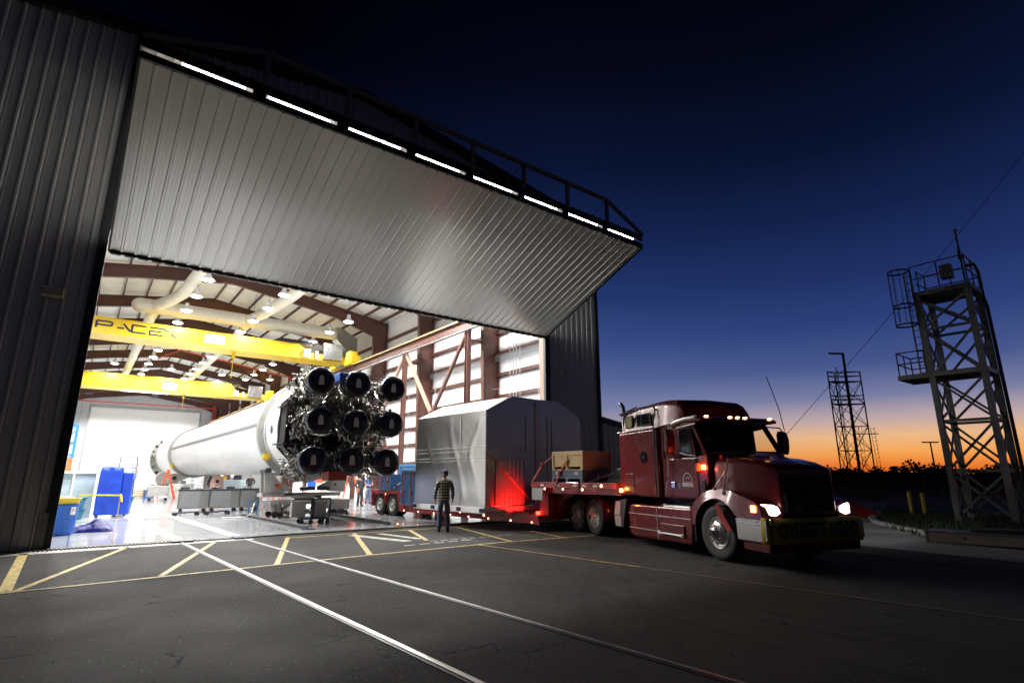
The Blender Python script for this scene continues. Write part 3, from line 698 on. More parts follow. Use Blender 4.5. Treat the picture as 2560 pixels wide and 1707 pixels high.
# wordmark on the near bridge, drawn as strokes on a 1 x .5 grid
def glyph(b, segs, ox, s, zc):
    for (x0,z0,x1,z1,wd) in segs: b.bar((ox+x0*s,-.016,zc+z0*s),(ox+x1*s,-.016,zc+z1*s),.006,wd*s,(-(z1-z0),0,x1-x0))
b = MB(); s = .92; zc = 10.40; T = .105
GL = {'S':[(0,.5,.9,.5,T),(0,.5,0,.27,T),(0,.27,.86,.27,T),(.86,.27,.86,0,T),(.86,0,0,0,T)],
      'P':[(0,.5,.8,.5,T),(.84,.5,.84,.24,T),(0,.24,.84,.24,T),(0,.5,0,.02,.12)],
      'A':[(.05,.18,.45,.18,T),(.38,.5,.82,0,.12)],
      'C':[(0,.5,.82,.5,T),(.02,.5,.02,0,.12),(0,0,.82,0,T)],
      'E':[(0,.5,.86,.5,T),(.06,.26,.7,.26,T),(.02,.28,.02,0,.1),(0,0,.82,0,T)],
      'X':[(0,.5,.36,.3,.1),(.50,.16,.86,-.04,.1),(.12,-.02,1.3,.62,.05)]}
for ch, ox in (('S',-1.62),('P',-.55),('A',.45),('C',1.25),('E',2.2),('X',2.95)): glyph(b, GL[ch], ox, s, zc)
b.build('wordmark', M['navy'], c1, 0)

# ---------------------------------------------------------------- duct and pipe
t = thing('air_duct', 'fat cream cloth air duct with branches running across under the roof trusses', 'duct')
b = MB(); b.cyl((1.5,42,12.5),(14.5,42,12.55),.47,24); b.ball((1.5,42,12.5),.47,20); b.build('main_duct', M['duct'], t)
b = MB(); b.tube([(2.25,42,12.5),(3.0,40.6,12.7),(3.55,39.2,12.95),(3.9,34,13.1),(4.1,24,13.1)],.37,18); b.build('branch_duct', M['duct'], t)
b = MB(); b.tube([(8.0,42,12.5),(8.7,40.0,12.75),(9.3,36,13.0),(9.6,24,13.1)],.37,18); b.build('branch_duct', M['duct'], t)
b = MB(); b.tube([(2.3,42.2,12.4),(2.3,46,12.3),(2.3,72,12.3)],.33,16); b.tube([(8.1,42.2,12.4),(8.2,46,12.3),(8.4,72,12.3)],.33,16); b.build('rear_branch', M['duct'], t)
b = MB(); b.prism([(14.5,12.05),(14.5,13.05),(15.1,12.9),(16.2,12.3),(16.2,11.2),(15.4,11.2)], lambda u,v,d:(u,d,v), 41.5, 42.5); b.box(14.9,16.2,41.5,42.5,9.95,11.2); b.build('air_unit', M['galvduct'], t, 0)
t = thing('sprinkler_pipe', 'thin red fire pipe slung under the roof frames above the far crane bridge', 'pipe')
b = MB(); b.tube([(4.0,56.5,11.7),(5.9,60,13.3),(16.3,60,11.75),(16.3,60,9.5)],.07,8); b.build('pipe_run', M['redpipe'], t)
b = MB(); b.tube([(-4,102,12.3),(16.4,102,12.3),(16.4,102,6)],.09,8); b.build('pipe_run', M['redpipe'], t)
# ---------------------------------------------------------------- rocket stage
RX, RZ = 7.5, 3.48
rk = thing('rocket_stage', 'long white rocket stage lying on its side with nine engines at its near end', 'rocket', (RX, 24.0, 0))
A = (0,1,0)
b = MB(); b.lathe([(1.83,.25),(1.83,26.0),(1.83,29.2),(1.83,41.0),(1.6,41.3),(.1,41.4)], (0,0,RZ), A, 72); b.build('tank_body', M['rocket'], rk)
b = MB(); b.lathe([(1.86,-.35),(1.86,.25),(1.83,.25),(1.83,-.35)], (0,0,RZ), A, 72)
b.build('aft_collar', M['rocket'], rk)
for z in (9,17.5,26.6,33):
    b = MB(); b.lathe([(1.832,z),(1.845,z+.01),(1.845,z+.05),(1.832,z+.06)], (0,0,RZ), A, 72); b.build('weld_band', M['rocket'], rk)
# handling rings
def hring(y, r0, r1, wd, nb, nm):
    b = MB(); b.lathe([(r0,-wd/2),(r1-.05,-wd/2),(r1-.05,-wd/2-.03),(r1,-wd/2-.03),(r1,wd/2+.03),(r1-.05,wd/2+.03),(r1-.05,wd/2),(r0,wd/2),(r0,-wd/2)], (0,y,RZ), A, 72)
    o = b.build(nm, M['ring'], rk)
    b = MB()
    for k in range(nb):
        a = 2*PI*k/nb; p = Vector((math.cos(a)*(r1-.14), y-wd/2, RZ+math.sin(a)*(r1-.14)))
        b.cyl(p+Vector((0,-.035,0)), p+Vector((0,.01,0)), .028, 8)
    b.build('ring_bolt', M['conduit'], o)
    b = MB()
    for a in (R(214),):
        c_ = Vector((math.cos(a)*(r1-.08), y-wd/2-.06, RZ+math.sin(a)*(r1-.08)))
        b.box(c_.x-.13,c_.x+.13,c_.y-.10,c_.y+.06,c_.z-.11,c_.z+.11); b.cyl(c_+Vector((-.16,-.05,.02)), c_+Vector((.16,-.05,.02)), .045, 10)
    b.build('ring_clamp', M['yellow'], o, bevel=.01)
    return o
hring(0, 1.84, 2.09, .20, 28, 'aft_handling_ring')
hring(29.5, 1.84, 2.06, .18, 28, 'forward_handling_ring')
b = MB(); b.lathe([(1.5,40.9),(1.84,40.9),(2.0,41.2),(2.34,41.2),(2.34,41.4),(1.5,41.4),(1.5,40.9)], (0,0,RZ-.15), A, 72); nr = b.build('nose_ring', M['ring'], rk)
b = MB()
for a, s in ((150,.13),(165,.10),(178,.08),(205,.12),(222,.15),(236,.12),(247,.09),(135,.1)):
    c_ = Vector((math.cos(R(a))*2.14, 41.17, RZ-.15+math.sin(R(a))*2.14)); b.cyl(c_+Vector((0,-.02,0)), c_+Vector((0,.03,0)), s, 12)
b.build('ring_port', M['engine_dark'], nr)
b = MB(); rnd = random.Random(4)
for k in range(26):
    a = R(rnd.uniform(175,215)); r0 = rnd.uniform(1.95,2.2); p = Vector((math.cos(a)*r0, 41.1, RZ-.15+math.sin(a)*r0))
    pts = [p]
    for j in range(3): pts.append(pts[-1]+Vector((rnd.uniform(-.14,.14), rnd.uniform(-.18,.02), rnd.uniform(-.14,.14))))
    b.tube(pts, rnd.uniform(.012,.03), 6)
b.build('ring_plumbing', M['engine'], nr)
# side raceway: dark seam along the visible flank
b = MB()
for a in (R(172),):
    c_ = math.cos(a); s_ = math.sin(a)
    b.bar((c_*1.85,.3,RZ+s_*1.85), (c_*1.85,29.3,RZ+s_*1.85), .06, .14)
b.build('raceway', mat('grey_raceway', (.22,.22,.22), .5), rk, bevel=.01)
b = MB(); b.bar((math.cos(R(168))*1.86,-.02,RZ+math.sin(R(168))*1.86), (math.cos(R(168))*1.86,.42,RZ+math.sin(R(168))*1.86), .12, .42); b.build('ring_latch', M['white'], rk, bevel=.01)
# aft skirt and its round vents
b = MB(); b.lathe([(1.83,0),(1.83,-2.0),(1.80,-2.0),(1.80,-.2)], (0,0,RZ), A, 72); sk = b.build('aft_skirt', M['rocket'], rk)
b = MB()
for a in (183, 238):
    rr = .17 if a == 183 else .42
    c_ = Vector((math.cos(R(a)),0,math.sin(R(a)))); u = Vector((0,1,0)); v = c_.cross(u)
    pts = []
    for k in range(24):
        t = 2*PI*k/24; aa = R(a)+rr*math.cos(t)/1.84
        pts.append(Vector((math.cos(aa)*1.842, -1.25+rr*1.0*math.sin(t), RZ+math.sin(aa)*1.842)))
    n0 = len(b.v); b.v += [tuple(p) for p in pts]; b.f.append(tuple(range(n0, n0+24)))
b.build('skirt_vent', mat('dark_vent', (.05,.05,.055), .4), sk, 0)
b = MB(); b.lathe([(0,-1.9),(1.80,-1.9),(1.80,-1.8),(0,-1.8)], (0,0,RZ), A, 48); b.build('thrust_bulkhead', M['engine_dark'], rk)
# square engine frame
b = MB(); fr_ = 1.95
for x in (-2.02,-.68,.68,2.02):
    b.box(x-.03,x+.03,-3.9,-2.0,RZ-1.85,RZ-1.75)
for z in (-.72,.66):
    b.box(-1.95,2.02,-3.4,-2.0,RZ+z-.02,RZ+z+.02)
for x in (-.70,.66): b.box(x-.02,x+.02,-3.4,-2.0,RZ-1.75,RZ+1.75)
oct_ = [(-1.75,-.8),(-.8,-1.75),(.8,-1.75),(1.75,-.8),(1.75,.8),(.8,1.75),(-.8,1.75),(-1.75,.8)]
for i in range(8):
    p, q = oct_[i], oct_[(i+1)%8]
    b.bar((p[0],-2.9,RZ+p[1]), (q[0],-2.9,RZ+q[1]), .07, .10); b.bar((p[0],-2.05,RZ+p[1]), (q[0],-2.05,RZ+q[1]), .07, .10); b.bar((p[0],-2.9,RZ+p[1]), (p[0],-2.0,RZ+p[1]), .07, .07)
b.build('engine_frame', M['engine_dark'], rk, 0)
b = MB()
for i in (0,7,1): 
    p, q = oct_[i], oct_[(i+1)%8]
    b.add([(p[0],-2.75,RZ+p[1]),(q[0],-2.75,RZ+q[1]),(q[0],-2.05,RZ+q[1]),(p[0],-2.05,RZ+p[1])],[(0,1,2,3)])
b.build('thermal_blanket', mat('black_blanket', (.012,.012,.012), .5, bump=.9, bscale=4, bdist=.05), rk, 0)
# engines
def plumbing(rnd, dense=1.0):
    b = MB()
    # chamber, turbopump, manifolds
    b.lathe([(.10,1.05),(.17,1.1),(.21,1.35),(.21,1.75),(.12,1.9)], (0,0,0), (0,1,0), 18, True)
    b.cyl((-.34,1.2,.05), (-.34,1.95,.05), .13, 14); b.cyl((-.34,1.35,.05), (-.34,1.5,.05), .19, 16); b.ball((-.34,1.15,.05), .15, 12)
    b.ring((0,1.05,0), (0,1,0), .27, .045, 24, 8); b.ring((0,.72,0), (0,1,0), .36, .03, 28, 8)
    b.tube([(-.34,1.15,.05),(-.42,.85,-.08),(-.47,.62,-.22),(-.47,.42,-.38),(-.40,.32,-.47),(-.33,.38,-.50)], .062, 10)
    b.tube([(.2,1.5,.1),(.42,1.4,.18),(.46,1.1,.05),(.36,.9,-.1),(.28,1.05,-.12)], .045, 10)
    b.tube([(0,1.75,.2),(.05,1.5,.42),(.2,1.2,.46),(.3,1.0,.36),(.26,1.05,.2)], .04, 10)
    for k in range(int(58*dense)):
        a = rnd.uniform(0, 2*PI); r0 = rnd.uniform(.24,.66); y = rnd.uniform(.75, 2.05)
        p = Vector((math.cos(a)*r0, y, math.sin(a)*r0)); pts = [p]
        dirs = [Vector((1,0,0)),Vector((-1,0,0)),Vector((0,0,1)),Vector((0,0,-1)),Vector((0,-1,0)),Vector((0,1,0)),Vector((.7,-.2,.7)),Vector((-.7,-.2,.7)),Vector((.6,.2,-.8))]
        for j in range(rnd.randint(2,5)):
            d = rnd.choice(dirs)*rnd.uniform(.06,.28)
            q = pts[-1]+d
            if math.hypot(q.x, q.z) > .72 or q.y > 2.15 or (q.y < .7 and math.hypot(q.x,q.z) < .5) or q.y < .5: continue
            pts.append(q)
        if len(pts) > 1: b.tube(pts, rnd.choice((.010,.013,.016,.022,.032)), 6)
    for k in range(int(26*dense)):
        a = rnd.uniform(0, 2*PI); r0 = rnd.uniform(.2,.64); p = Vector((math.cos(a)*r0, rnd.uniform(.8,2.0), math.sin(a)*r0))
        t = rnd.random()
        if t < .4: d = Vector((rnd.uniform(-1,1),rnd.uniform(-1,1),rnd.uniform(-1,1))).normalized()*rnd.uniform(.05,.14); b.cyl(p-d, p+d, rnd.uniform(.03,.07), 10)
        elif t < .7: b.box(p.x-.05,p.x+.05,p.y-.07,p.y+.07,p.z-.04,p.z+.04)
        else: b.ring(p, (rnd.uniform(-1,1),rnd.uniform(-1,1),rnd.uniform(-1,1)), rnd.uniform(.05,.1), .02, 12, 6)
    return b
rnd = random.Random(11)
EPOS = [(-1.28,1.38,.0,.05),(.07,1.40,.04,.02),(1.46,1.35,.10,.0),(-1.19,.01,0,.02),(.08,-.01,.03,0),(1.45,.01,.08,.0),(-1.33,-1.35,0,-.04),(.02,-1.34,.03,-.03),(1.36,-1.38,.09,-.02)]
pm = [plumbing(random.Random(20+i)) for i in range(3)]
eng_labels = ['black covered engine nozzle at the upper left of the cluster']
for i, (ex, ez, tx, tz) in enumerate(EPOS):
    e = bpy.data.objects.new('engine', None); col.objects.link(e); e.parent = rk
    e.location = (ex, -5.0, RZ+ez); e.rotation_euler = (tz*.8, 0, -tx*.8)
    g = MB(); g.v = list(pm[i%3].v); g.f = list(pm[i%3].f)
    a = (0, PI/2, PI, -PI/2)[i%4] if i > 2 else 0
    g.xf(Matrix.Rotation(a, 4, 'Y')); 
    g2 = g
    for j in range(3):      # the three deeper layers towards the bulkhead
        pass
    g2.build('engine_plumbing', M['engine'], e)
    b = MB(); b.lathe([(.445,.02),(.43,.15),(.37,.42),(.29,.7),(.19,.98),(.11,1.06)], (0,0,0), (0,1,0), 28); b.build('nozzle_bell', M['engine_dark'], e)
    b = MB(); rr = random.Random(50+i); n = 48; prof = [(0,-.035),(.30,-.03),(.445,-.02),(.475,.02),(.480,.10),(.468,.30),(.43,.50),(.39,.56)]
    vs = []; m = len(prof)
    for j, (r, h) in enumerate(prof):
        for k in range(n):
            t = 2*PI*k/n; dr = 0 if j < 2 else (math.sin(t*5+i*2)*.004+math.sin(t*11+i)*.003*j*.4)*(1+j*.2)
            dy = 0 if j > 2 else math.sin(t*3+i)*.008
            vs.append((math.cos(t)*(r+dr), h+dy, math.sin(t)*(r+dr)))
    b.add(vs, [(j*n+k, j*n+(k+1)%n, (j+1)*n+(k+1)%n, (j+1)*n+k) for j in range(m-1) for k in range(n)])
    b.build('nozzle_cover', M['cover'], e, 60)
    b = MB(); b.prism([(-.085,-.17),(.10,-.17),(.085,.06),(.05,.14),(0,.165),(-.05,.14),(-.08,.05)], lambda u,v,d: (u-.02,d,v+.02), -.060, -.054); b.build('cover_tag', M['tagpaper'], e, 0)
# loose plumbing between the engines and the bulkhead
b = MB(); rnd = random.Random(5)
for k in range(430):
    x = rnd.uniform(-1.95,2.0); z = rnd.uniform(-1.9,1.95); y = rnd.uniform(-4.0,-2.1)
    if abs(x)+abs(z) > 2.75 or (x < -1.3 and y > -2.8): continue
    if -.78 < z < -.45 and rnd.random() < .8: continue
    pts = [Vector((x,y,z+RZ))]
    for j in range(rnd.randint(2,5)):
        d = rnd.choice([(1,0,0),(-1,0,0),(0,0,1),(0,0,-1),(0,-1,0),(0,1,0),(.6,.3,.6),(-.6,.2,.6)]); pts.append(pts[-1]+Vector(d)*rnd.uniform(.08,.34))
    pts = [Vector((max(-1.7,min(1.9,p.x)), max(-4.2,min(-2.0,p.y)), max(RZ-1.75,min(RZ+1.8,p.z)))) for p in pts]
    q = [pts[0]]
    for p in pts[1:]:
        if (p-q[-1]).length > .03: q.append(p)
    if len(q) > 1: b.tube(q, rnd.choice((.012,.016,.022,.03,.05)), 6)
for k in range(150):
    p = Vector((rnd.uniform(-1.6,1.8), rnd.uniform(-3.9,-2.2), RZ+rnd.uniform(-1.8,1.9))); d = Vector((rnd.uniform(-1,1),rnd.uniform(-1,1),rnd.uniform(-1,1))).normalized()*rnd.uniform(.05,.16)
    b.cyl(p-d, p+d, rnd.uniform(.03,.09), 10)
b.build('feed_plumbing', M['engine'], rk)
b = MB(); b.box(-.62,.05,-4.55,-3.9,RZ-2.02,RZ-1.72); t_ = b.build('red_tail_guard', mat('dull_red_guard', (.26,.03,.02), .5), rk, 0, bevel=.01)
b = MB(); b.box(-.55,-.18,-4.72,-4.1,RZ+1.48,RZ+1.80); b.build('blue_top_fitting', mat('blue_fitting', (.01,.07,.25), .4), rk, 0, bevel=.02)

# ---------------------------------------------------------------- cradle under the aft ring
cr = thing('rocket_cradle', 'grey steel wheeled cradle carrying the engine end of the rocket', 'cradle', (RX, 24.0, 0))
def plate(b, pts, y0, y1): b.prism(pts, lambda u,v,d: (u,d,v), y0, y1)
b = MB(); plate(b, [(-1.62,.95),(-1.70,1.7),(-1.66,1.84),(-1.52,1.86),(-1.44,1.78),(-1.1,1.42),(-.6,1.16),(-.62,1.06),(-1.0,.95)], -.32, -.24); b.build('side_saddle', M['grey_mid'], cr, 0, bevel=.01)
b = MB(); plate(b, [(1.62,.95),(1.70,1.7),(1.52,1.86),(1.1,1.42),(.5,1.22),(.5,1.16),(1.0,.98)], -.32, -.24); b.build('side_saddle', M['grey_mid'], cr, 0, bevel=.01)
b = MB(); plate(b, [(-1.62,.95),(-1.70,1.7),(-1.52,1.86),(-1.1,1.42),(-.6,1.16),(-.62,1.06)], .24, .32); plate(b, [(1.62,.95),(1.70,1.7),(1.52,1.86),(1.1,1.42),(.6,1.16)], .24, .32); b.build('rear_saddle', M['grey_mid'], cr, 0)
b = MB()
for s in (-1,1): b.cyl((s*1.58,-.40,1.80), (s*1.58,.38,1.80), .13, 16); b.cyl((s*1.2,-.36,1.26),(s*1.2,.36,1.26),.05,10)
b.build('support_roller', M['dark_steel'], cr)
b = MB(); b.cyl((-1.12,-.36,1.22), (-1.12,-.31,1.22), .10, 14); b.build('orange_hub', M['orange'], cr)
b = MB(); b.box(-1.72,1.42,-.42,.42,.80,.93); b.box(-.6,.3,-.52,-.42,.72,.86); b.build('upper_beam', M['grey_mid'], cr, 0, bevel=.01)
b = MB(); b.box(-1.75,1.45,-.44,-.43+.0,.93,.95); b.bar((-.9,-.45,.90),(.6,-.45,.76),.05,.09); b.bar((-.3,-.46,1.1),(.3,-.46,1.12),.12,.14); b.bar((.4,-.46,1.12),(.9,-.46,1.10),.12,.16); b.build('black_linkage', M['dark_steel'], cr, 0)
b = MB(); b.box(-1.45,1.75,-.62,.62,.50,.64); b.box(1.05,1.75,-.66,.66,.26,.66); b.box(-1.40,-1.02,-.6,.6,.26,.60); b.bar((-.6,-.5,.5),(.2,-.5,.16),.12,.14); b.bar((-.7,-.5,.55),(-1.05,-.5,.2),.10,.10); b.box(-.9,.6,-.55,-.45,.14,.24); b.build('lower_chassis', M['grey_mid'], cr, 0, bevel=.012)
for (x, y) in ((-1.2,-.45),(-1.0,-.45),(1.15,-.45),(1.5,-.45),(-1.2,.45),(1.35,.45)):
    b = MB(); b.cyl((x,y-.06,.12),(x,y+.06,.12),.115,16); b.box(x-.07,x+.07,y-.09,y+.09,.17,.27); b.build('wheel', M['dark_steel'], cr)
b = MB(); b.tube([(-1.1,-.6,.62),(-.98,-.66,.3),(-.75,-.7,.12),(-.5,-.68,.22),(-.42,-.66,.42),(-.6,-.66,.54),(-.82,-.66,.42),(-.84,-.68,.2),(-.62,-.72,.08),(-.2,-.66,.14),(.2,-.6,.36)], .022, 8)
b.tube([(-1.25,-.6,.5),(-1.2,-.75,.1),(-.9,-.85,.03),(-.4,-.8,.03),(.1,-.7,.2)], .018, 8); b.build('black_hose', M['black'], cr)
# floor rails of the cradle
for x0, x1, lab in ((5.55,5.85,'short floor rail under the left wheels of the rocket cradle'), (8.55,8.6,'short floor rail under the right wheels of the rocket cradle')):
    t = thing('floor_rail', lab, 'rail', (0,0,0), 0, 'floor rails under the cradle')
    b = MB(); b.ibar((x0,25.6,.06),(x1,18.0,.06),.12,.10,.02); b.build('rail_bar', M['galv'], t, 0)
    b = MB(); b.box(x1-.2,x1+.2,17.86,18.05,.006,.03); b.build('end_plate', M['dark_steel'], t, 0)
# trolley with two grey tanks
t = thing('tank_trolley', 'small wheeled trolley with two grey tanks in front of the rocket cradle', 'trolley', (6.62, 20.3, 0), R(-8))
for x in (-.42, .28):
    b = MB(); b.box(x-.22,x+.24,-.2,.2,.22,.74); b.box(x-.24,x+.26,-.22,.22,.74,.76); b.build('tank', M['grey_mid'], t, 0, bevel=.015)
b = MB(); b.bar((-.6,-.3,.84),(.62,-.3,.84),.05,.05); b.box(-.02,.10,-.28,-.2,.2,.84); b.bar((.62,-.3,.84),(.62,-.3,.2),.04,.04); b.box(-.35,.62,-.32,.3,.15,.20); b.build('trolley_frame', M['dark_steel'], t, 0)
for x, y in ((-.3,-.3),(.0,-.32),(.3,-.3),(.55,-.32),(-.3,.3),(.5,.3)):
    b = MB(); b.cyl((x,y-.025,.075),(x,y+.025,.075),.075,14); b.build('caster', M['dark_steel'], t)
# blue hand truck / hose stand on the left of the cradle
t = thing('hand_truck', 'blue steel hand truck with hoses, standing left of the rocket cradle', 'hand truck', (5.95, 25.0, 0))
b = MB()
for x in (-.28, .05): b.bar((x,0,.05),(x,0,.62),.05,.05)
b.bar((-.28,0,.6),(.05,0,.6),.05,.05); b.bar((-.28,0,.2),(.05,0,.2),.05,.05); b.box(-.32,.1,-.3,0,.02,.05); b.build('frame', M['blue_crate'], t, 0)
b = MB(); b.tube([(-.1,-.1,.55),(-.25,-.4,.2),(-.5,-.7,.03),(-.9,-.6,.03),(-1.3,-.3,.03)],.02,8); b.tube([(.05,-.1,1.1),(.1,-.2,.6),(.02,-.3,.1)],.04,8); b.build('hose', M['conduit'], t)
t = thing('pallet_jack', 'small pallet jack with upright black handle right of the rocket cradle', 'pallet jack', (9.0, 23.4, 0))
b = MB(); b.box(-.35,.1,-.25,.25,.10,.24); b.bar((.15,0,.1),(.25,0,.62),.05,.05); b.build('body', M['dark_steel'], t, 0); b = MB(); b.cyl((.18,-.05,.08),(.18,.05,.08),.08,12); b.cyl((-.3,-.05,.06),(-.3,.05,.06),.06,12); b.build('wheel', M['black'], t)
# forward cradle
t = thing('forward_cradle', 'round-topped grey saddles carrying the far end of the rocket', 'cradle', (RX, 53.5, 0))
for x in (-1.35, 1.35):
    b = MB(); pts = [(-.5,.5),(-.5,1.0)]+[(-.5*math.cos(PI*k/8), 1.35+.42*math.sin(PI*k/8)) for k in range(9)]+[(.5,1.0),(.5,.5)]
    plate(b, [(x+u, v) for u, v in pts], -.25, -.12); b.build('saddle', M['grey_mid'], t, 0)
    b = MB(); b.lathe([(.16,0),(.16,.02),(0,.02)], (x,-.29,1.4), (0,1,0), 16); b.build('saddle_hole', M['black'], t)
b = MB(); b.box(-2.2,2.2,-.4,.4,.2,.5); b.build('base', M['grey_mid'], t, 0)
for x, col_ in ((-2.1, None),):
    b = MB(); b.cyl((x,-.5,1.35),(x,.3,1.35),.55,20); b.build('roller_drum', M['grey_mid'], t)
t = thing('round_saddle', 'pinkish round-topped saddle plate standing under the middle of the rocket', 'saddle', (7.0, 40.0, 0))
b = MB(); pts = [(-.38,.3),(-.38,1.2)]+[(-.38*math.cos(PI*k/8), 1.2+.36*math.sin(PI*k/8)) for k in range(9)]+[(.38,1.2),(.38,.3)]
plate(b, pts, -.1, 0); b.build('plate', mat('pinkish_plate', (.55,.33,.30), .5), t, 0); b = MB(); b.cyl((0,-.13,1.25),(0,-.09,1.25),.11,14); b.build('hole', M['black'], t); b = MB(); b.box(-.5,.5,-.3,.3,.01,.3); b.build('foot', M['grey_mid'], t, 0)

# ---------------------------------------------------------------- people
def skin_obj(name, chains, mat_, parent, sub=2):
    """chains: list of lists of (point, rx, ry); first chain starts at the root; points shared by index via exact position"""
    me = bpy.data.meshes.new(name); V = []; E_ = []; Rr = []; idx = {}
    for ch in chains:
        prev = None
        for p, r in ch:
            key = tuple(round(c, 4) for c in p)
            if key not in idx: idx[key] = len(V); V.append(p); Rr.append(r if isinstance(r, tuple) else (r, r))
            i = idx[key]
            if prev is not None and prev != i: E_.append((prev, i))
            prev = i
    me.from_pydata(V, E_, []); o = bpy.data.objects.new(name, me); col.objects.link(o); o.parent = parent
    me.materials.append(mat_)
    s = o.modifiers.new('skin', 'SKIN'); s.use_smooth_shade = True; s.branch_smoothing = .6
    bm = bmesh.new(); bm.from_mesh(me); lay = bm.verts.layers.skin.verify(); bm.verts.ensure_lookup_table()
    for i, v in enumerate(bm.verts): v[lay].radius = Rr[i]; v[lay].use_root = (i == 0)
    bm.to_mesh(me); bm.free()
    o.modifiers.new('sub', 'SUBSURF').levels = sub; o.modifiers['sub'].render_levels = sub
    return o
def person(label, loc, rz, shirt, trous, cap=None, Hh=1.75, pose='stand', head_yaw=0, sleeves='long', group=None):
    t = thing('person', label, 'person', loc, rz, group); k = Hh/1.75; t.scale = (k,k,k)
    # faces -Y locally; x is the person's left-right
    hip = .93; L_ = {}
    sh = {}
    arms = {}
    for s in (-1, 1):
        shd = (s*.185, .01, 1.42)
        if pose == 'stand': el = (s*.262, .04, 1.14); wr = (s*.262, -.04, .90)
        elif pose == 'hold': el = (s*.25, -.02, 1.15); wr = (s*.10, -.26, 1.12)
        elif pose == 'pocket': el = (s*.30, .08, 1.16); wr = (s*.20, -.02, .98)
        elif pose == 'lead': el = (s*.262, .04, 1.14); wr = (s*.262, -.03 if s > 0 else -.12, .90)
        arms[s] = (shd, el, wr)
    legs = {s: [(s*.095,.0,hip-.02),(s*.115,-.02,.50),(s*.125,.03,.10)] for s in (-1,1)}
    body = [[((0,0,hip),(.13,.10)),((0,0,1.12),(.12,.09)),((0,.01,1.30),(.14,.10)),((0,.01,1.42),(.10,.08)),((0,.0,1.50),(.052,.055)),((0,-.01,1.57),(.050,.055))]]
    for s in (-1,1):
        a = arms[s]; body.append([((0,.01,1.42),.1),(a[0],.055),(a[1],.040),(a[2],.027)])
        w_ = Vector(a[2]); d = (Vector(a[2])-Vector(a[1])).normalized(); pal = w_+d*.07
        body[-1].append((tuple(pal), (.036,.018)))
        side = Vector((0,-1,0)) if pose != 'hold' else Vector((0,0,1))
        for j, (off, ln) in enumerate(((-.027,.066),(-.009,.076),(.010,.072),(.028,.058))):
            base = pal+side*-off+d*.028; m1 = base+d*ln*.5+Vector((-s*.006,0,0)); m2 = m1+d*ln*.45+Vector((-s*.018,0,0))
            body.append([(tuple(pal), (.036,.018)),(tuple(base),.0095),(tuple(m1),.0085),(tuple(m2),.007)])
        tb = pal-d*.045+side*.035; body.append([(tuple(w_), .027),(tuple(tb),.011),(tuple(tb+d*.045+side*.012),.009)])
        lg = legs[s]; body.append([((0,0,hip),(.13,.10)),(lg[0],.082),(lg[1],.055),(lg[2],.036),((s*.13,-.08,.045),.03)])
    o = skin_obj('body', body, M['skin'], t, 2)
    # head with face
    hb = MB(); hb.ball((0,0,0), 1, 24)
    vs = []
    for x, y, z in hb.v:
        X = x*.076; Y = y*.098; Z = z*.118
        if z < -.2: X *= 1-.30*(-z-.2); Y = Y*(1-.22*(-z-.2)) - .012*(-z-.2)
        if y < -.6 and abs(x) < .26 and -.42 < z < .12: Y -= .024*(1-abs(x)/.26)*(1-abs(z+.18)/.32)
        if y < -.55 and .02 < z < .24 and .2 < abs(x) < .62: Y += .012
        if y < -.6 and -.62 < z < -.48 and abs(x) < .4: Y -= .006
        vs.append((X, Y, Z))
    hb.v = vs
    for s in (-1,1): hb.ball((s*.077,.008,-.005), .030, 10, (.35,.6,1)); 
    hr = Matrix.Translation((0,-.015,1.655)) @ Matrix.Rotation(head_yaw, 4, 'Z')
    hb.xf(hr); ho = hb.build('head', M['skin'], t, 80)
    e = MB()
    for s in (-1,1): e.ball((s*.030,-.082,.014), .012, 8)
    e.xf(hr); e.build('eye', M['signwhite'], ho, 80)
    e = MB(); e.box(-.024,.024,-.097,-.09,-.062,-.056); e.xf(hr); e.build('mouth', mat('lips', (.25,.09,.08), .5), ho, 0)
    hm = MB(); hm.ball((0,.012,.022), 1, 20, (.083,.102,.108)); keep = [i for i, v in enumerate(hm.v)]
    vs = hm.v; fs = []
    for f in hm.f:
        c_ = sum((Vector(vs[i]) for i in f), Vector())/len(f)
        if c_.z > .055 or (c_.y > .02 and c_.z > -.055): fs.append(f)
    hm.f = fs; hm.xf(hr); hm.build('hair', M['hair'], t, 80)
    if cap:
        c = MB(); c.ball((0,.004,.045), 1, 22, (.090,.108,.088)); c.f = [f for f in c.f if sum(c.v[i][2] for i in f)/len(f) > .040]
        c.add([(math.cos(a)*.078, -.07-abs(math.sin(a))*.105 if True else 0, .047-.012*abs(math.sin(a))) for a in [PI*q/10 for q in range(11)]], [tuple(range(11))])
        c.add([(math.cos(a)*.078, -.07-abs(math.sin(a))*.105, .041-.012*abs(math.sin(a))) for a in [PI*q/10 for q in range(11)]], [tuple(range(11))])
        c.xf(hr); c.build('cap', cap, t, 60)
    # clothes follow the limbs
    ch = [[((0,.005,.80 if sleeves=='long' else .92),(.195,.145)),((0,.0,1.0),(.185,.140)),((0,.0,1.14),(.180,.135)),((0,.012,1.30),(.200,.140)),((0,.012,1.42),(.150,.105)),((0,.0,1.485),(.070,.068))]]
    for s in (-1,1):
        a = arms[s]
        q = [((0,.012,1.42),.1),(a[0],.086),(tuple(Vector(a[0]).lerp(Vector(a[1]),.5)),.074)]
        if sleeves == 'long': q += [(a[1],.064),(tuple(Vector(a[1]).lerp(Vector(a[2]),.5)),.050),(tuple(Vector(a[1]).lerp(Vector(a[2]),.92)),.042)]
        ch.append(q)
    skin_obj('shirt', ch, shirt, t, 2)
    ch = [[((0,0,hip+.06),(.145,.115)),((0,0,hip-.04),(.15,.12))]]
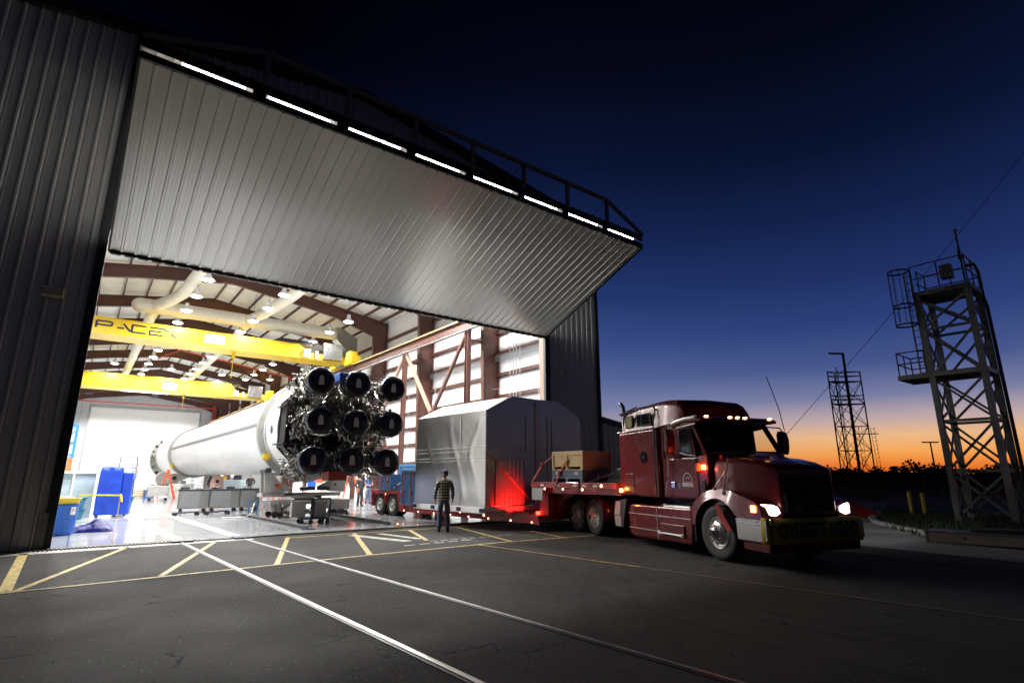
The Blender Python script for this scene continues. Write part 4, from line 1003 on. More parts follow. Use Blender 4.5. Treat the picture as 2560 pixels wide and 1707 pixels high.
    for s in (-1,1):
        lg = legs[s]; l0, l1, l2 = (Vector(v) for v in lg)
        ch.append([((0,0,hip-.04),.12),(tuple(l0-Vector((0,0,.06))),(.112,.118)),(tuple(l0.lerp(l1,.5)),.100),(tuple(l1),.084),(tuple(l1.lerp(l2,.5)),.080),(tuple(l2+Vector((0,0,-.03))),.078)])
    skin_obj('trousers', ch, trous, t, 2)
    for s in (-1,1):
        b = MB(); a_ = s*R(12)
        b.ball((0,0,0), 1, 16, (.052,.135,.062)); b.v = [(x, y, max(z, -.036)) for x, y, z in b.v]
        b.xf(Matrix.Translation((s*.135,-.045,.036)) @ Matrix.Rotation(a_, 4, 'Z')); b.box(s*.13-.04,s*.13+.04,.0,.06,.02,.13); b.build('shoe', M['shoe'], t, 60)
    return t
person('man in plaid shirt, jeans and blue cap standing before the metal box', (8.9,14.95,0), R(180-28), M['plaid'], M['denim'], M['cap'], 1.77, 'lead', R(50))
person('man in dark jacket and jeans, hands low, left of the two beside the blue crate', (12.3,29.6,0), R(15), M['darkcloth'], M['darkcloth'], M['darkcloth'], 1.66, 'pocket', 0)
person('man in blue T-shirt holding papers, right of the two beside the blue crate', (13.75,31.9,0), R(-5), M['bluecloth'], M['denim'], None, 1.66, 'hold', 0, 'short')
g_ = 'people behind the rocket and work benches'
person('person in black behind the grey benches, framed below the rocket body, hands down', (7.3,43.5,0), R(20), M['darkcloth'], M['darkcloth'], None, 1.7, 'stand', 0, 'long', g_)
person('person in a black cap and jeans near the red ladder, behind the grey benches', (10.1,45.0,0), R(-30), M['darkcloth'], M['denim'], M['darkcloth'], 1.7, 'pocket', 0, 'long', g_)
# ---------------------------------------------------------------- things on the hangar floor
t = thing('drum', 'tall blue plastic drum with a paper note, just inside the left door jamb', 'drum', (-.22, 20.55, 0))
b = MB(); b.lathe([(0,0.01),(.26,.01),(.30,.06),(.335,.78),(.35,.80),(.35,.84),(.32,.84),(.31,.80),(0,.79)], (0,0,0), (0,0,1), 36); b.build('drum_shell', M['blue'], t)
b = MB()
pts = [(a, z) for z in (.56,.77) for a in (R(-62),R(-50),R(-38))]
for i in range(2):
    q = []
    for (a, z) in ((R(-62+12*i),.56),(R(-50+12*i),.56),(R(-50+12*i),.77),(R(-62+12*i),.77)): q.append((math.cos(a)*.341,math.sin(a)*.341,z))
    b.add(q, [(0,1,2,3)])
b.build('paper_note', M['signwhite'], t, 0)
b = MB()
for z in (.70,.66): 
    a0, a1 = R(-57), R(-43); b.add([(math.cos(a)*.344,math.sin(a)*.344,zz) for a, zz in ((a0,z),(a1,z),(a1,z+.014),(a0,z+.014))], [(0,1,2,3)])
b.build('note_print', M['letter'], t, 0)
t = thing('tub', 'shallow yellow tub sitting on top of the blue drum', 'tub', (-.22, 20.55, .845))
b = MB(); b.lathe([(0,0),(.30,0),(.36,.13),(.38,.14),(.38,.16),(.345,.16),(.28,.03),(0,.03)], (0,0,0), (0,0,1), 32); b.build('tub_shell', M['yellow'], t)
rnd = random.Random(3); b = MB()
for k in range(9): b.box(*sorted((rnd.uniform(-.2,.2),rnd.uniform(-.2,.2))), *sorted((rnd.uniform(-.2,.2),rnd.uniform(-.2,.2))), .04, rnd.uniform(.1,.24))
b.build('contents', M['white'], t, 0)
# crumpled tarp
import mathutils
t = thing('tarp', 'crumpled shiny dark blue tarp heaped on the floor beside the blue drum', 'tarp', (.52, 21.35, .006))
b = MB(); n = 26; rnd = random.Random(8)
for j in range(n+1):
    for i in range(n+1):
        u, v = i/n*2-1, j/n*2-1; r = math.hypot(u, v)
        e = max(0, 1-abs(u)**3)*max(0, 1-abs(v)**3)
        z = e**.5*(.17+.20*math.exp(-((u-.25)**2*5+(v+.1)**2*3))) + e*.05*mathutils.noise.noise(Vector((u*4,v*4,1)))+e*.03*mathutils.noise.noise(Vector((u*11,v*9,3)))
        k = 1+.10*mathutils.noise.noise(Vector((u*2,v*2,7)))
        b.v.append((u*.52*k, v*.42*k, max(.003,z)))
b.f = [(j*(n+1)+i, j*(n+1)+i+1, (j+1)*(n+1)+i+1, (j+1)*(n+1)+i) for j in range(n) for i in range(n)]
b.build('tarp_cloth', M['blue_tarp'], t, 60)
# tote bins, cabinets, covered stack
for i, (z, lab) in enumerate(((.006,'dark teal tote, lower of two stacked behind the blue drum'), (.42,'dark teal tote, upper of two stacked behind the blue drum'))):
    t = thing('tote_bin', lab, 'tote', (.02, 27.6, z), 0, 'teal totes')
    b = MB(); b.prism([(-.26,0),(.26,0),(.31,.34),(-.31,.34)], lambda u,v,d:(u,d,v), -.3, .3); b.build('tote_body', M['teal'], t, 0, bevel=.02)
    b = MB(); b.box(-.34,.34,-.33,.33,.34,.40); b.build('tote_lid', M['teal'], t, 0, bevel=.01)
t = thing('tote_bin', 'blue-green lidded tote standing alone right of the covered blue stack', 'tote', (1.72, 31.2, .006), R(-10), 'teal totes')
b = MB(); b.prism([(-.28,0),(.28,0),(.36,.62),(-.36,.62)], lambda u,v,d:(u,d,v), -.3, .3); b.build('tote_body', M['teal'], t, 0, bevel=.02)
b = MB(); b.box(-.40,.40,-.34,.34,.62,.72); b.build('tote_lid', M['teal'], t, 0, bevel=.01)
t = thing('work_counter', 'long counter with pale blue side panels, an orange basket on it', 'counter', (-.6, 29.6, 0))
b = MB(); b.box(.45,1.15,-.6,1.2,.006,1.70); b.box(-.2,.36,-.5,1.2,.006,1.70); b.build('side_panel', M['paleblue'], t, 0, bevel=.01)
b = MB(); b.box(-1.2,-.24,-.2,1.2,.006,1.70); b.build('dark_panel', M['grey_cab'], t, 0)
b = MB(); b.box(-1.3,1.45,-.7,1.3,1.70,1.78); b.build('counter_top', M['signwhite'], t, 0, bevel=.01)
t = thing('basket', 'orange-brown slatted basket on the end of the tall counter', 'basket', (-.75, 29.9, 1.78))
b = MB(); b.box(-.55,.42,-.3,.3,0,.08)
for k in range(14): x = -.53+.07*k; b.box(x,x+.04,-.32,-.28,.06,.55)
b.box(-.55,.42,-.34,-.27,.50,.56); b.box(-.55,.42,.28,.32,.0,.55); b.box(.38,.42,-.3,.3,0,.55); b.build('slats', M['cardboard'], t, 0)
b = MB(); b.box(-.6,.46,-.36,.36,-.0,.03); b.build('tray', M['wood'], t, 0)
t = thing('covered_stack', 'tall stack wrapped in bright blue cloth on a wheeled base', 'covered stack', (1.05, 28.4, .006), R(-6))
rnd = random.Random(5); b = MB(); n = 18
prof = [(0,1.0),(.25,1.0),(.6,1.0),(1.0,.985),(1.4,.97),(1.7,.95),(1.86,.88),(1.90,.6)]
for z, k in prof:
    for i in range(48):
        a = 2*PI*i/48; c_, s_ = math.cos(a), math.sin(a); m_ = max(abs(c_), abs(s_))**.8
        x = .42*c_/m_*k; y = .36*s_/m_*k; nn = .018*mathutils.noise.noise(Vector((c_*3,s_*3,z*1.5)))
        b.v.append((x*(1+nn*2), y*(1+nn*2), z+.08+ (.03*mathutils.noise.noise(Vector((c_*2,s_*2,5))) if z > 1.6 else 0)))
m = len(prof); b.f = [(j*48+i, j*48+(i+1)%48, (j+1)*48+(i+1)%48, (j+1)*48+i) for j in range(m-1) for i in range(48)]+[tuple((m-1)*48+i for i in range(48))]
b.build('cloth_cover', M['blue_wrap'], t, 60)
b = MB(); b.box(.40,.75,-.25,.5,.08,1.75); b.build('side_bundle', M['blue_wrap'], t, 0, bevel=.06, seg=3)
for x, y in ((-.3,-.25),(.3,-.25),(-.3,.3),(.6,.3)):
    b = MB(); b.cyl((x,y-.02,.045),(x,y+.02,.045),.045,10); b.build('caster', M['black'], t)
t = thing('barrier_post', 'thin post with yellow caution tape strung to it, in front of the blue stack', 'barrier', (1.40, 27.4, .006))
b = MB(); b.lathe([(0,0),(.19,.0),(.19,.02),(.03,.05),(0,.05)], (0,0,0), (0,0,1), 24); b.build('base', M['galv'], t)
b = MB(); b.cyl((0,0,.03),(0,0,.92),.02,8); b.build('post', M['cardboard'], t)
b = MB(); b.bar((-1.3,.02,.90),(0,-.02,.86),.004,.055); b.tube([(0,-.03,.9),(.03,-.05,.75),(.07,-.04,.6)],.04,6,True,[.03,.05,.035]); b.build('caution_tape', M['yellow'], t, 0)
# shelf rack, wood crates, grey bin, ladders
t = thing('wire_rack', 'tall open grey metal rack behind the covered blue stack', 'rack', (2.9, 47.5, .006))
b = MB()
for x in (-.8,.2):
    for y in (0,.8): b.bar((x,y,0),(x,y,2.9),.05,.05)
for z in (.5,1.3,2.1,2.87):
    b.bar((-.8,0,z),(.2,0,z),.04,.05); b.bar((-.8,.8,z),(.2,.8,z),.04,.05); b.bar((.2,0,z),(.2,.8,z),.05,.04); b.bar((-.8,0,z),(-.8,.8,z),.05,.04)
b.build('rack_frame', M['galv'], t, 0)
b = MB(); b.box(.0,.35,.0,.8,1.3,2.0); b.box(-.1,.35,0,.8,2.12,2.5); b.build('rack_load', M['conduit'], t, 0)
for i, (z, lab) in enumerate(((.006,'flat wooden crate at the bottom of the stack by the grey bin'), (.20,'flat wooden crate, middle one of the stack by the grey bin'), (.39,'flat wooden crate on top of the stack by the grey bin'))):
    t = thing('wood_crate', lab, 'crate', (3.5, 51.0, z), 0, 'flat crates')
    b = MB(); b.box(-.62,.62,-.5,.5,.04,.17); b.box(-.6,-.5,-.5,.5,0,.04); b.box(.5,.6,-.5,.5,0,.04); b.build('crate_body', M['wood'], t, 0, bevel=.008)
t = thing('grey_bin', 'grey plastic bin right of the stack of flat wooden crates', 'bin', (4.35, 50.2, .006))
b = MB(); b.prism([(-.28,0),(.28,0),(.38,.5),(-.38,.5)], lambda u,v,d:(u,d,v), -.35, .35); b.box(-.42,.42,-.39,.39,.5,.58); b.build('bin_body', mat('grey_plastic', (.16,.19,.21), .5), t, 0, bevel=.02)
def ladder(loc, rz, h, lab, wd=.5):
    t = thing('step_ladder', lab, 'ladder', loc, rz, 'red-orange step ladders')
    b = MB(); sp = h*.30
    for s in (-1,1): b.bar((s*wd*.5,-sp,0),(s*wd*.32,0,h),.05,.08)
    b.build('front_rail', M['orange'], t, 0)
    b = MB()
    for s in (-1,1): b.bar((s*wd*.55,sp*.85,0),(s*wd*.34,.02,h*.98),.04,.05)
    b.bar((-wd*.4,sp*.5,h*.4),(wd*.4,sp*.5,h*.4),.03,.03); b.build('rear_rail', M['orange'], t, 0)
    k = int(h/.3)
    for i in range(1, k):
        z = i*.3; f = 1-z/h; b = MB(); w_ = wd*(.32+.18*f); b.box(-w_,w_,-sp*f-.05,-sp*f+.05,z,z+.03); b.build('step', M['signwhite'] if i%1==0 else M['orange'], t, 0)
    b = MB(); b.box(-wd*.35,wd*.35,-.12,.10,h-.02,h+.06); b.build('ladder_top', M['orange'], t, 0)
    return t
ladder((5.0,47.0,.006), R(75), 1.95, 'red-orange step ladder under the far end of the rocket')
ladder((10.6,41.0,.006), R(25), 2.1, 'red-orange step ladder behind the left saddle of the rocket cradle')
ladder((13.7,34.6,.006), R(40), 2.75, 'tall red-orange step ladder behind the two men by the blue crate', .6)
# grey tool benches
def bench(loc, rz, wd, lab, two=True):
    t = thing('tool_bench', lab, 'bench', loc, rz, 'dark grey tool benches')
    b = MB(); b.box(0,wd,0,.95,.18,.97); b.build('bench_body', M['grey_cab'], t, 0, bevel=.012)
    b = MB(); b.box(-.03,wd+.03,-.03,.98,.97,1.02); b.build('bench_top', M['dark_steel'], t, 0)
    b = MB(); b.box(.06,wd*.70,-.014,-.002,.22,.94); b.build('front_panel', mat('bench_front', (.23,.235,.235), .35, .3, noise=.1) if 'bf' not in M else M['bf'], t, 0)
    M['bf'] = bpy.data.materials['bench_front']
    for x in (.15, wd-.15):
        for y in (.1,.85):
            b = MB(); b.cyl((x,y-.03,.075),(x,y+.03,.075),.075,12); b.box(x-.04,x+.04,y-.04,y+.04,.1,.18); b.build('caster', M['black'], t)
    return t
bench((3.62,29.15,0), R(-7), 1.22, 'dark grey wheeled tool bench, leftmost of the row left of the rocket cradle')
bench((4.86,28.98,0), R(-7), 1.22, 'dark grey wheeled tool bench, second from the left, left of the rocket cradle')
bench((6.10,28.8,0), R(-7), .9, 'dark grey wheeled tool bench, rightmost one, partly hidden by the rocket cradle')
def cart(loc, lab):
    t = thing('low_dolly', lab, 'dolly', loc, R(4), 'low dollies')
    b = MB(); b.tube([(-.4,0,.10),(-.3,0,.16),(-.1,0,.12),(.1,0,.16),(.4,0,.15)],.03,8); b.tube([(-.4,.35,.10),(.4,.35,.14)],.03,8); b.bar((-.38,0,.12),(-.38,.35,.12),.04,.04); b.bar((.38,0,.14),(.38,.35,.14),.04,.04); b.build('dolly_frame', M['navy'], t)
    for x in (-.42,.4):
        for y in (0,.35): 
            b = MB(); b.cyl((x,y-.03,.07),(x,y+.03,.07),.07,12); b.build('wheel', M['black'], t)
cart((3.75,27.0,0), 'low dark blue dolly in front of the leftmost grey bench')
cart((4.9,26.9,0), 'low dark blue dolly in front of the second grey bench')
# things on the benches
rnd = random.Random(12)
kinds = [('toolbox','small dark toolbox'),('parts_tray','low tray of small parts'),('clamp_block','grey metal clamp block')]
spots_ = [(3.9,29.6,'at the left end of the leftmost grey bench'),(4.45,29.55,'at the right end of the leftmost grey bench'),(5.15,29.4,'at the left end of the second grey bench'),(5.75,29.35,'at the right end of the second grey bench'),(6.4,29.2,'on the rightmost grey bench')]
for i, (x, y, wh) in enumerate(spots_):
    nm, d = kinds[i%3]; t = thing(nm, f'{d} {wh}', nm.replace('_',' '), (x,y,1.02), R(rnd.uniform(-20,20)))
    b = MB(); w_, h_ = rnd.uniform(.12,.2), rnd.uniform(.05,.12); b.box(-w_,w_,-.1,.1,0,h_); b.build('case', [M['dark_steel'],M['grey_mid'],M['engine']][i%3], t, 0, bevel=.01)
    b = MB(); b.tube([(-.06,0,h_),(-.05,0,h_+.05),(.05,0,h_+.05),(.06,0,h_)],.01,6); b.build('handle', M['black'], t)
# blue lattice stand at the left
t = thing('lattice_stand', 'tall blue lattice work stand partly hidden by the left door jamb', 'stand', (-.95, 42.0, .006))
b = MB()
for x in (-1.3,.42):
    for y in (0,1.4): b.bar((x,y,0),(x,y,4.55),.12,.12)
for z in (.4,1.2,2.0,2.8,3.5,4.5):
    b.bar((-1.3,0,z),(.42,0,z),.08,.10); b.bar((.42,0,z),(.42,1.4,z),.08,.1)
for z in (.4,1.2,2.0,2.8,3.5): b.bar((-.4,0,z),(.42,0,z+.75),.06,.06); b.bar((-.4,0,z+.75),(-1.3,0,z),.06,.06)
b.bar((-.4,0,5.0),(.42,0,4.5),.1,.1); b.build('stand_frame', M['blue_crate'] if False else mat('bright_blue_steel', (.03,.22,.62), .4), t, 0)
# background clutter seen below the rocket: white cabinets, shelving, coats
def cabinet(loc, w_, d_, h_, m_, lab, nm='white_cabinet'):
    t = thing(nm, lab, 'cabinet', loc)
    b = MB(); b.box(-w_/2,w_/2,-d_/2,d_/2,.0,h_); b.build('cabinet_body', m_, t, 0, bevel=.01)
    k = max(2, int(h_/.22))
    for i in range(k):
        z = h_*(i+.06)/k; b = MB(); b.box(-w_/2+.03,w_/2-.03,-d_/2-.02,-d_/2-.002,z,z+h_/k*.86); b.build('drawer', m_, t, 0)
    b = MB(); b.box(-w_/2,w_/2,-d_/2-.035,-d_/2-.022,h_*.5,h_*.5+.02); b.build('pull_bar', M['conduit'], t, 0)
cabinet((12.2,36.5,.006),1.1,.7,1.15,M['signwhite'],'white drawer cabinet right of the cradle, with a box on top')
cabinet((11.4,35.0,.006),.8,.6,.95,M['signwhite'],'white drawer cabinet, low, nearest the right side of the cradle')
cabinet((13.6,38.0,.006),1.6,.7,1.2,M['signwhite'],'white drawer cabinet partly hidden by the tall ladder')
cabinet((9.0,47.0,.006),2.4,.7,1.3,M['paleblue'],'pale blue cabinet under the middle of the rocket','blue_cabinet')
cabinet((6.2,49.0,.006),1.6,.7,1.0,M['signwhite'],'white drawer cabinet below the far end of the rocket')
cabinet((12.0,50.0,.006),3.0,.7,1.8,M['conduit'],'wide grey cabinet far behind the cradle','grey_cabinet')
rnd = random.Random(31)
cl = [('blue',M['blue']),('orange',M['orange']),('green',mat('green_plastic',(.02,.25,.12),.5)),('yellow',M['yellow']),('black',M['darkcloth']),('grey',M['grey_mid']),('brown',M['cardboard'])]
where = ['on the low white cabinet by the cradle','on the white cabinet right of the cradle','on the cabinet behind the tall ladder','on the left half of the pale blue cabinet','on the right half of the pale blue cabinet','on the white cabinet below the far end','on the left of the wide grey cabinet']
pos = [(11.4,35.0,.956),(12.3,36.5,1.156),(13.5,38.0,1.206),(8.5,47.0,1.306),(9.6,47.0,1.306),(6.2,49.0,1.006),(11.2,50,1.806)]
for i in range(7):
    c_, m_ = cl[i]; t = thing('storage_box', f'small {c_} storage box {where[i]}', 'box', pos[i], R(rnd.uniform(-30,30)))
    w_, d_, h_ = rnd.uniform(.2,.3), .2, rnd.uniform(.2,.4)
    b = MB(); b.box(-w_,w_,-d_,d_,0,h_); b.build('box_body', m_, t, 0, bevel=.01); b = MB(); b.box(-w_-.01,w_+.01,-d_-.01,d_+.01,h_,h_+.03); b.build('lid', m_, t, 0)
t = thing('cable_cart', 'grey cart with coiled cables at the left of the benches', 'cart', (4.2, 43.5, .006))
b = MB(); b.box(-.6,.6,-.35,.35,.3,.95); b.build('cart_body', M['grey_mid'], t, 0, bevel=.01); b = MB(); b.bar((-.75,-.3,.0),(-.55,-.3,1.0),.05,.05); b.bar((-.9,-.3,.2),(-.4,-.3,.2),.05,.05); b.build('blue_leg', M['blue'], t, 0)
for k in range(3):
    b = MB(); b.ring((-.35+.35*k,-.1,1.02),(0,0,1),.13,.04,18,6); b.build('cable_coil', M['black'], t)
for x in (-.45,.45):
    b = MB(); b.cyl((x,-.33,.1),(x,-.27,.1),.1,12); b.build('wheel', M['black'], t)

# ---------------------------------------------------------------- low trailer, frame: x forward, y left(away), z up
TA = R(-4)
tf = Vector((-math.sin(TA), -math.cos(TA), 0)); tl = Vector((-math.cos(TA), math.sin(TA), 0))
TO = Vector((10.4, 22.3, 0)) - tl*1.30        # centre line at the wheels
TRZ = math.atan2(tf.y, tf.x)                   # local +x points forward
tr = thing('lowboy_trailer', 'long red low-deck trailer with raised front neck, hitched to the red truck', 'trailer', TO, TRZ)
# in this frame the side we see (towards -X world) is y = -1.30? decide from the rotation
sy = -1 if (Matrix.Rotation(TRZ, 3, 'Z') @ Vector((0,-1,0))).dot(tl) > 0 else 1
E1 = sy*1.30
def sb(b, x0, x1, ya, yb, z0, z1):
    ya, yb = sorted((ya, yb)); return b.box(x0, x1, ya, yb, z0, z1)
b = MB(); sb(b, 1.25, 9.25, E1, -E1, .30, .47); b.build('low_deck', M['red_trailer'], tr, 0, bevel=.01)
b = MB(); sb(b, 1.25, 8.95, E1, E1+sy*-.06, .22, .30)
for s in (sy,-sy): b.prism([(8.9,.22),(9.3,.20),(9.3,.34),(8.7,.56),(8.2,.56),(8.0,.475),(8.9,.475)], lambda u,v,d:(u,d,v), s*1.29-.02, s*1.29+.02)
b.build('side_rail', M['red_trailer'], tr, 0)
b = MB()
for k in range(15):
    x = 1.6+.5*k; n0 = len(b.v); q = [(x-.07,E1+sy*.003,.43),(x+.07,E1+sy*.003,.43),(x,E1+sy*.003,.33)]; b.add(q, [(0,1,2)])
b.build('rail_cutout', M['black'], tr, 0)
b = MB(); sb(b, -1.25, 1.0, E1, -E1, .88, 1.02); b.prism([(1.0,1.02),(1.25,.47),(1.25,.22),(1.12,.22),(.98,.55),(.98,.88)], lambda u,v,d:(u,d,v), -1.28, 1.28); b.build('rear_deck', M['red_trailer'], tr, 0, bevel=.01)
for x0 in (-.52, .54):       # arched guards over the wheels
    b = MB(); pts = [(x0+.53*math.cos(PI*k/12), .45+.50*math.sin(PI*k/12)) for k in range(13)]
    b.prism(pts+[(x0-.55,1.0),(x0+.55,1.0)][::1], lambda u,v,d:(u,d,v), sy*1.27-.02, sy*1.27+.02) if False else None
    for p, q in zip(pts[:-1], pts[1:]): b.bar((p[0],sy*1.13,p[1]), (q[0],sy*1.13,q[1]), .34, .03, (0,0,1) if abs(q[0]-p[0]) > .03 else (1,0,0))
    b.build('wheel_arch', M['red_trailer'], tr, 0)
b = MB(); sb(b, -1.25,-1.15,E1,-E1,.35,1.0); b.build('tail_panel', M['red_trailer'], tr, 0)
for z in (.55,.75,.92):
    b = MB(); b.ball((-1.27,sy*1.2,z),.05,10); b.build('tail_lamp', M['redlamp'], tr)
def wheel(parent, c, r, wd, side, hubm, rimr=.6, dual=False, holes=0, deep=.05):
    """side: +1/-1, the local y direction the wheel faces"""
    c = Vector(c); w_ = bpy.data.objects.new('wheel', None); col.objects.link(w_); w_.parent = parent; w_.location = c
    s = side
    b = MB(); R1 = r*rimr
    prof = [(R1,-.02),(r*.80,.0),(r*.93,-.012),(r*.985,-.045),(r,-.08),(r,-wd+.06),(r*.97,-wd+.02),(r*.8,-wd),(R1,-wd+.02)]
    b.lathe([(a, s*h) for a, h in prof], (0,0,0), (0,1,0), 48)
    b.build('tyre', M['tyre'], w_, 50)
    b = MB()
    for k in range(44):
        a = 2*PI*k/44; u = Vector((math.cos(a),0,math.sin(a))); v = Vector((-math.sin(a),0,math.cos(a)))
        b.bar(u*r*.998+Vector((0,s*-.05,0)), u*r*.998+Vector((0,s*-.11,0)), .04, .012, u)
    b.build('tread', M['tyre'], w_, 0)
    b = MB()
    if deep > 0: prof = [(R1,-.02),(R1*.97,-.0),(R1*.93,-.02),(R1*.88,-deep),(R1*.80,-deep-.05),(R1*.45,-deep-.03),(R1*.40,-deep+.04),(R1*.30,-deep+.10),(0,-deep+.11)]
    else: prof = [(R1,-.02),(R1*.97,0),(R1*.92,-.015),(R1*.86,-.07),(R1*.80,-.03),(R1*.62,.02),(R1*.40,.035),(R1*.36,.09),(R1*.22,.13),(0,.135)]
    b.lathe([(a, s*h) for a, h in prof], (0,0,0), (0,1,0), 40); b.build('rim', hubm, w_, 40)
    if holes:
        b = MB(); hr_ = R1*.70
        for k in range(holes):
            a = 2*PI*k/holes+.2; p = Vector((math.cos(a)*hr_, s*(.012 if deep<=0 else -deep-.03), math.sin(a)*hr_)); b.cyl(p, p+Vector((0,s*.004,0)), R1*.075, 12)
        b.build('hand_hole', M['black'], w_, 0)
        b = MB()
        for k in range(10):
            a = 2*PI*k/10; p = Vector((math.cos(a)*R1*.48, s*.03, math.sin(a)*R1*.48)); b.cyl(p, p+Vector((0,s*.045,0)), .018, 8)
        b.build('lug_nut', M['chrome'], w_, 0)
        b = MB(); b.cyl((0,s*.12,0),(0,s*.17,0),R1*.20,20); b.build('hub_cap', M['black'], w_)
    return w_
pale = mat('pale_wheel_paint', (.52,.50,.46), .4, noise=.15)
for x in (-.52, .54):
    for s in (sy, -sy):
        wheel(tr, (x, s*1.28, .43), .43, .26, s, pale, .58, deep=.06)
        if s == sy: wheel(tr, (x, s*.98, .43), .43, .24, s, pale, .58, deep=.06)
# neck
b = MB(); sb(b, 8.95, 12.2, E1, -E1, 1.28, 1.44); b.build('neck_deck', M['red_trailer'], tr, 0, bevel=.01)
b = MB(); sb(b, 8.95, 9.3, sy*.9, -sy*.9, .34, 1.28); b.prism([(9.3,.34),(9.6,.9),(10.6,1.28),(9.3,1.28)], lambda u,v,d:(u,d,v), -.55, .55); b.build('neck_post', M['red_trailer'], tr, 0)
b = MB(); sb(b, 9.0, 9.45, E1, E1-sy*.03, .92, 1.27); b.build('neck_box', mat('pale_box', (.42,.40,.38), .5), tr, 0)
b = MB(); sb(b, 9.3, 12.2, E1-sy*.25, E1-sy*.30, 1.12, 1.28); b.build('neck_beam', M['red_trailer'], tr, 0); b = MB(); sb(b, 9.3,12.2,-E1+sy*.25,-E1+sy*.30,1.12,1.28); b.build('neck_beam', M['red_trailer'], tr, 0)
b = MB()
for x in (9.55,10.0,10.7,11.35): b.add([(x-.06,E1+sy*.003,1.40),(x+.06,E1+sy*.003,1.40),(x,E1+sy*.003,1.31)], [(0,1,2)])
b.build('neck_cutout', M['black'], tr, 0)
for x in (9.45,10.1,10.75,11.1,11.5):
    b = MB(); b.box(x-.07,x+.07,*sorted((E1,E1+sy*.004)),1.33,1.38); b.build('reflector_tape', M['signwhite'], tr, 0)
b = MB(); b.box(10.9,10.94,*sorted((E1-sy*.0,E1+sy*.02)),1.26,1.46); b.build('neck_joint', M['dark_steel'], tr, 0)
for x, z, r_ in ((1.55,.27,.028),(2.62,.27,.026),(3.69,.27,.026),(4.76,.27,.026),(5.33,.39,.036),(5.83,.26,.026),(6.67,.35,.042),(6.91,.26,.028),(8.02,.26,.030),(8.99,.26,.032),(9.56,1.25,.032),(10.3,1.25,.032),(11.04,1.25,.036),(11.72,1.36,.040),(.0,.86,.022)):
    b = MB(); b.lathe([(0,sy*.02),(r_*.7,sy*.015),(r_,0)], (x,E1+sy*.003,z), (0,1,0), 14); b.build('marker_lamp', M['amber_small'], tr)
b = MB(); b.box(9.10,9.16,-.36,-.16,.60,.74) if False else b.box(8.90,8.94,sy*.95-.08,sy*.95+.08,.46,.56); b.build('neck_red_lamp', M['redlamp'], tr, 0)
rl = light('red_lamp_light', 'SPOT', (8.86,sy*.95,.50), 190, (1,.012,.008), tr, spot_size=R(76), spot_blend=.8, shadow_soft_size=.04)
rl.rotation_euler = (0, R(112), 0) if False else (R(90), 0, R(90))
# aim backwards (-x) and slightly up
rl.rotation_mode = 'QUATERNION'; rl.rotation_quaternion = Vector((-1,sy*.22,.42)).to_track_quat('-Z','Y')
# ---- loads
def tp(x, y, z): return Vector(TO) + Matrix.Rotation(TRZ, 3, 'Z') @ Vector((x, y, z))
BX = (tp(0,0,0)-tp(0,0,0))
bx = thing('metal_box', 'huge riveted aluminium box with a sloping roof riding on the low trailer', 'shipping box', tp(6.0, 0, .475), TRZ)
# box local: x forward; front face at +hx
x0, x1, hw, he, hp = -2.15, 1.90, 2.25, 3.20, 3.74
sec = [(-hw,.22),(hw,.22),(hw,he),(hw-1.12,hp),(-hw+1.12,hp),(-hw,he)]
b = MB()
for k in range(len(sec)):
    (ya, za), (yb, zb) = sec[k], sec[(k+1)%6]
    n = 26 if abs(zb-za) > 1 else 10
    m_ = 48
    for i in range(m_):
        for j in range(n):
            pts = []
            for (ii, jj) in ((i,j),(i+1,j),(i+1,j+1),(i,j+1)):
                u = ii/m_; v = jj/n; X = x0+(x1-x0)*u; Y = ya+(yb-ya)*v; Z = za+(zb-za)*v
                ed = min(u,1-u,v,1-v)*6; ed = min(1, ed); ed = ed*ed*(3-2*ed)
                d = .026*ed*mathutils.noise.noise(Vector((X*.9+Z*.25,Y*.8+k*7,Z*.55)))
                if k in (0,1,5) and abs(zb-za) > 1:
                    for xc, amp, ww in ((-1.1+.35*math.sin(Z*1.9), .020, .10), (.35+.4*math.sin(Z*1.3+1), .018, .13), (1.35+.25*math.sin(Z*2.6), .014, .08)): d += ed*amp*math.exp(-((X-xc)/ww)**2)
                nn = Vector((0,zb-za,-(yb-ya))).normalized(); pts.append(Vector((X,Y,Z))+nn*d)
            b.add(pts, [(0,1,2,3)])
for X in (x0, x1): b.add([(X,y,z) for y, z in sec], [tuple(range(6))])
b.build('box_skin', M['boxalu'], bx, 24)
b = MB()
for z in (1.98, 1.80, 2.02 if False else 1.98): pass
rnd = random.Random(2)
for z in (1.92,2.05,1.72,1.62)[:4]:
    for i in range(52):
        X = x0+.06+(x1-x0-.12)*i/51; b.box(X-.012,X+.012,sy*hw+sy*-.0-.008,sy*hw+.008,z-.012,z+.012) if False else b.ball((X,sy*(hw+.006),z),.013,6)
    for i in range(56):
        Y = -hw+.06+(2*hw-.12)*i/55; b.ball((x1+.006,Y,z),.013,6)
    b.bar((x0,sy*(hw+.003),z),(x1,sy*(hw+.003),z),.006,.012); b.bar((x1+.003,-hw,z),(x1+.003,hw,z),.006,.012)
b.build('rivet_row', M['seam'], bx, 60)
b = MB(); b.box(x1+.002,x1+.03,-.09,.09,.22,hp-.1)
b.box(x1+.007,x1+.022,.5,.53,.25,3.2); b.box(x1+.007,x1+.022,-.53,-.50,1.9,3.1); b.box(x1+.007,x1+.02,.72,.76,.25,3.1)
b.box(.55,.575,*sorted((sy*hw,sy*(hw+.012))),.22,he-.05)
b.bar((x1+.03,sy*(hw-.1),1.85),(x1+.03,.35*sy,.35),.012,.10,(1,0,0)); b.build('seam_strip', M['seam'], bx, 0)
b = MB(); nk = 60
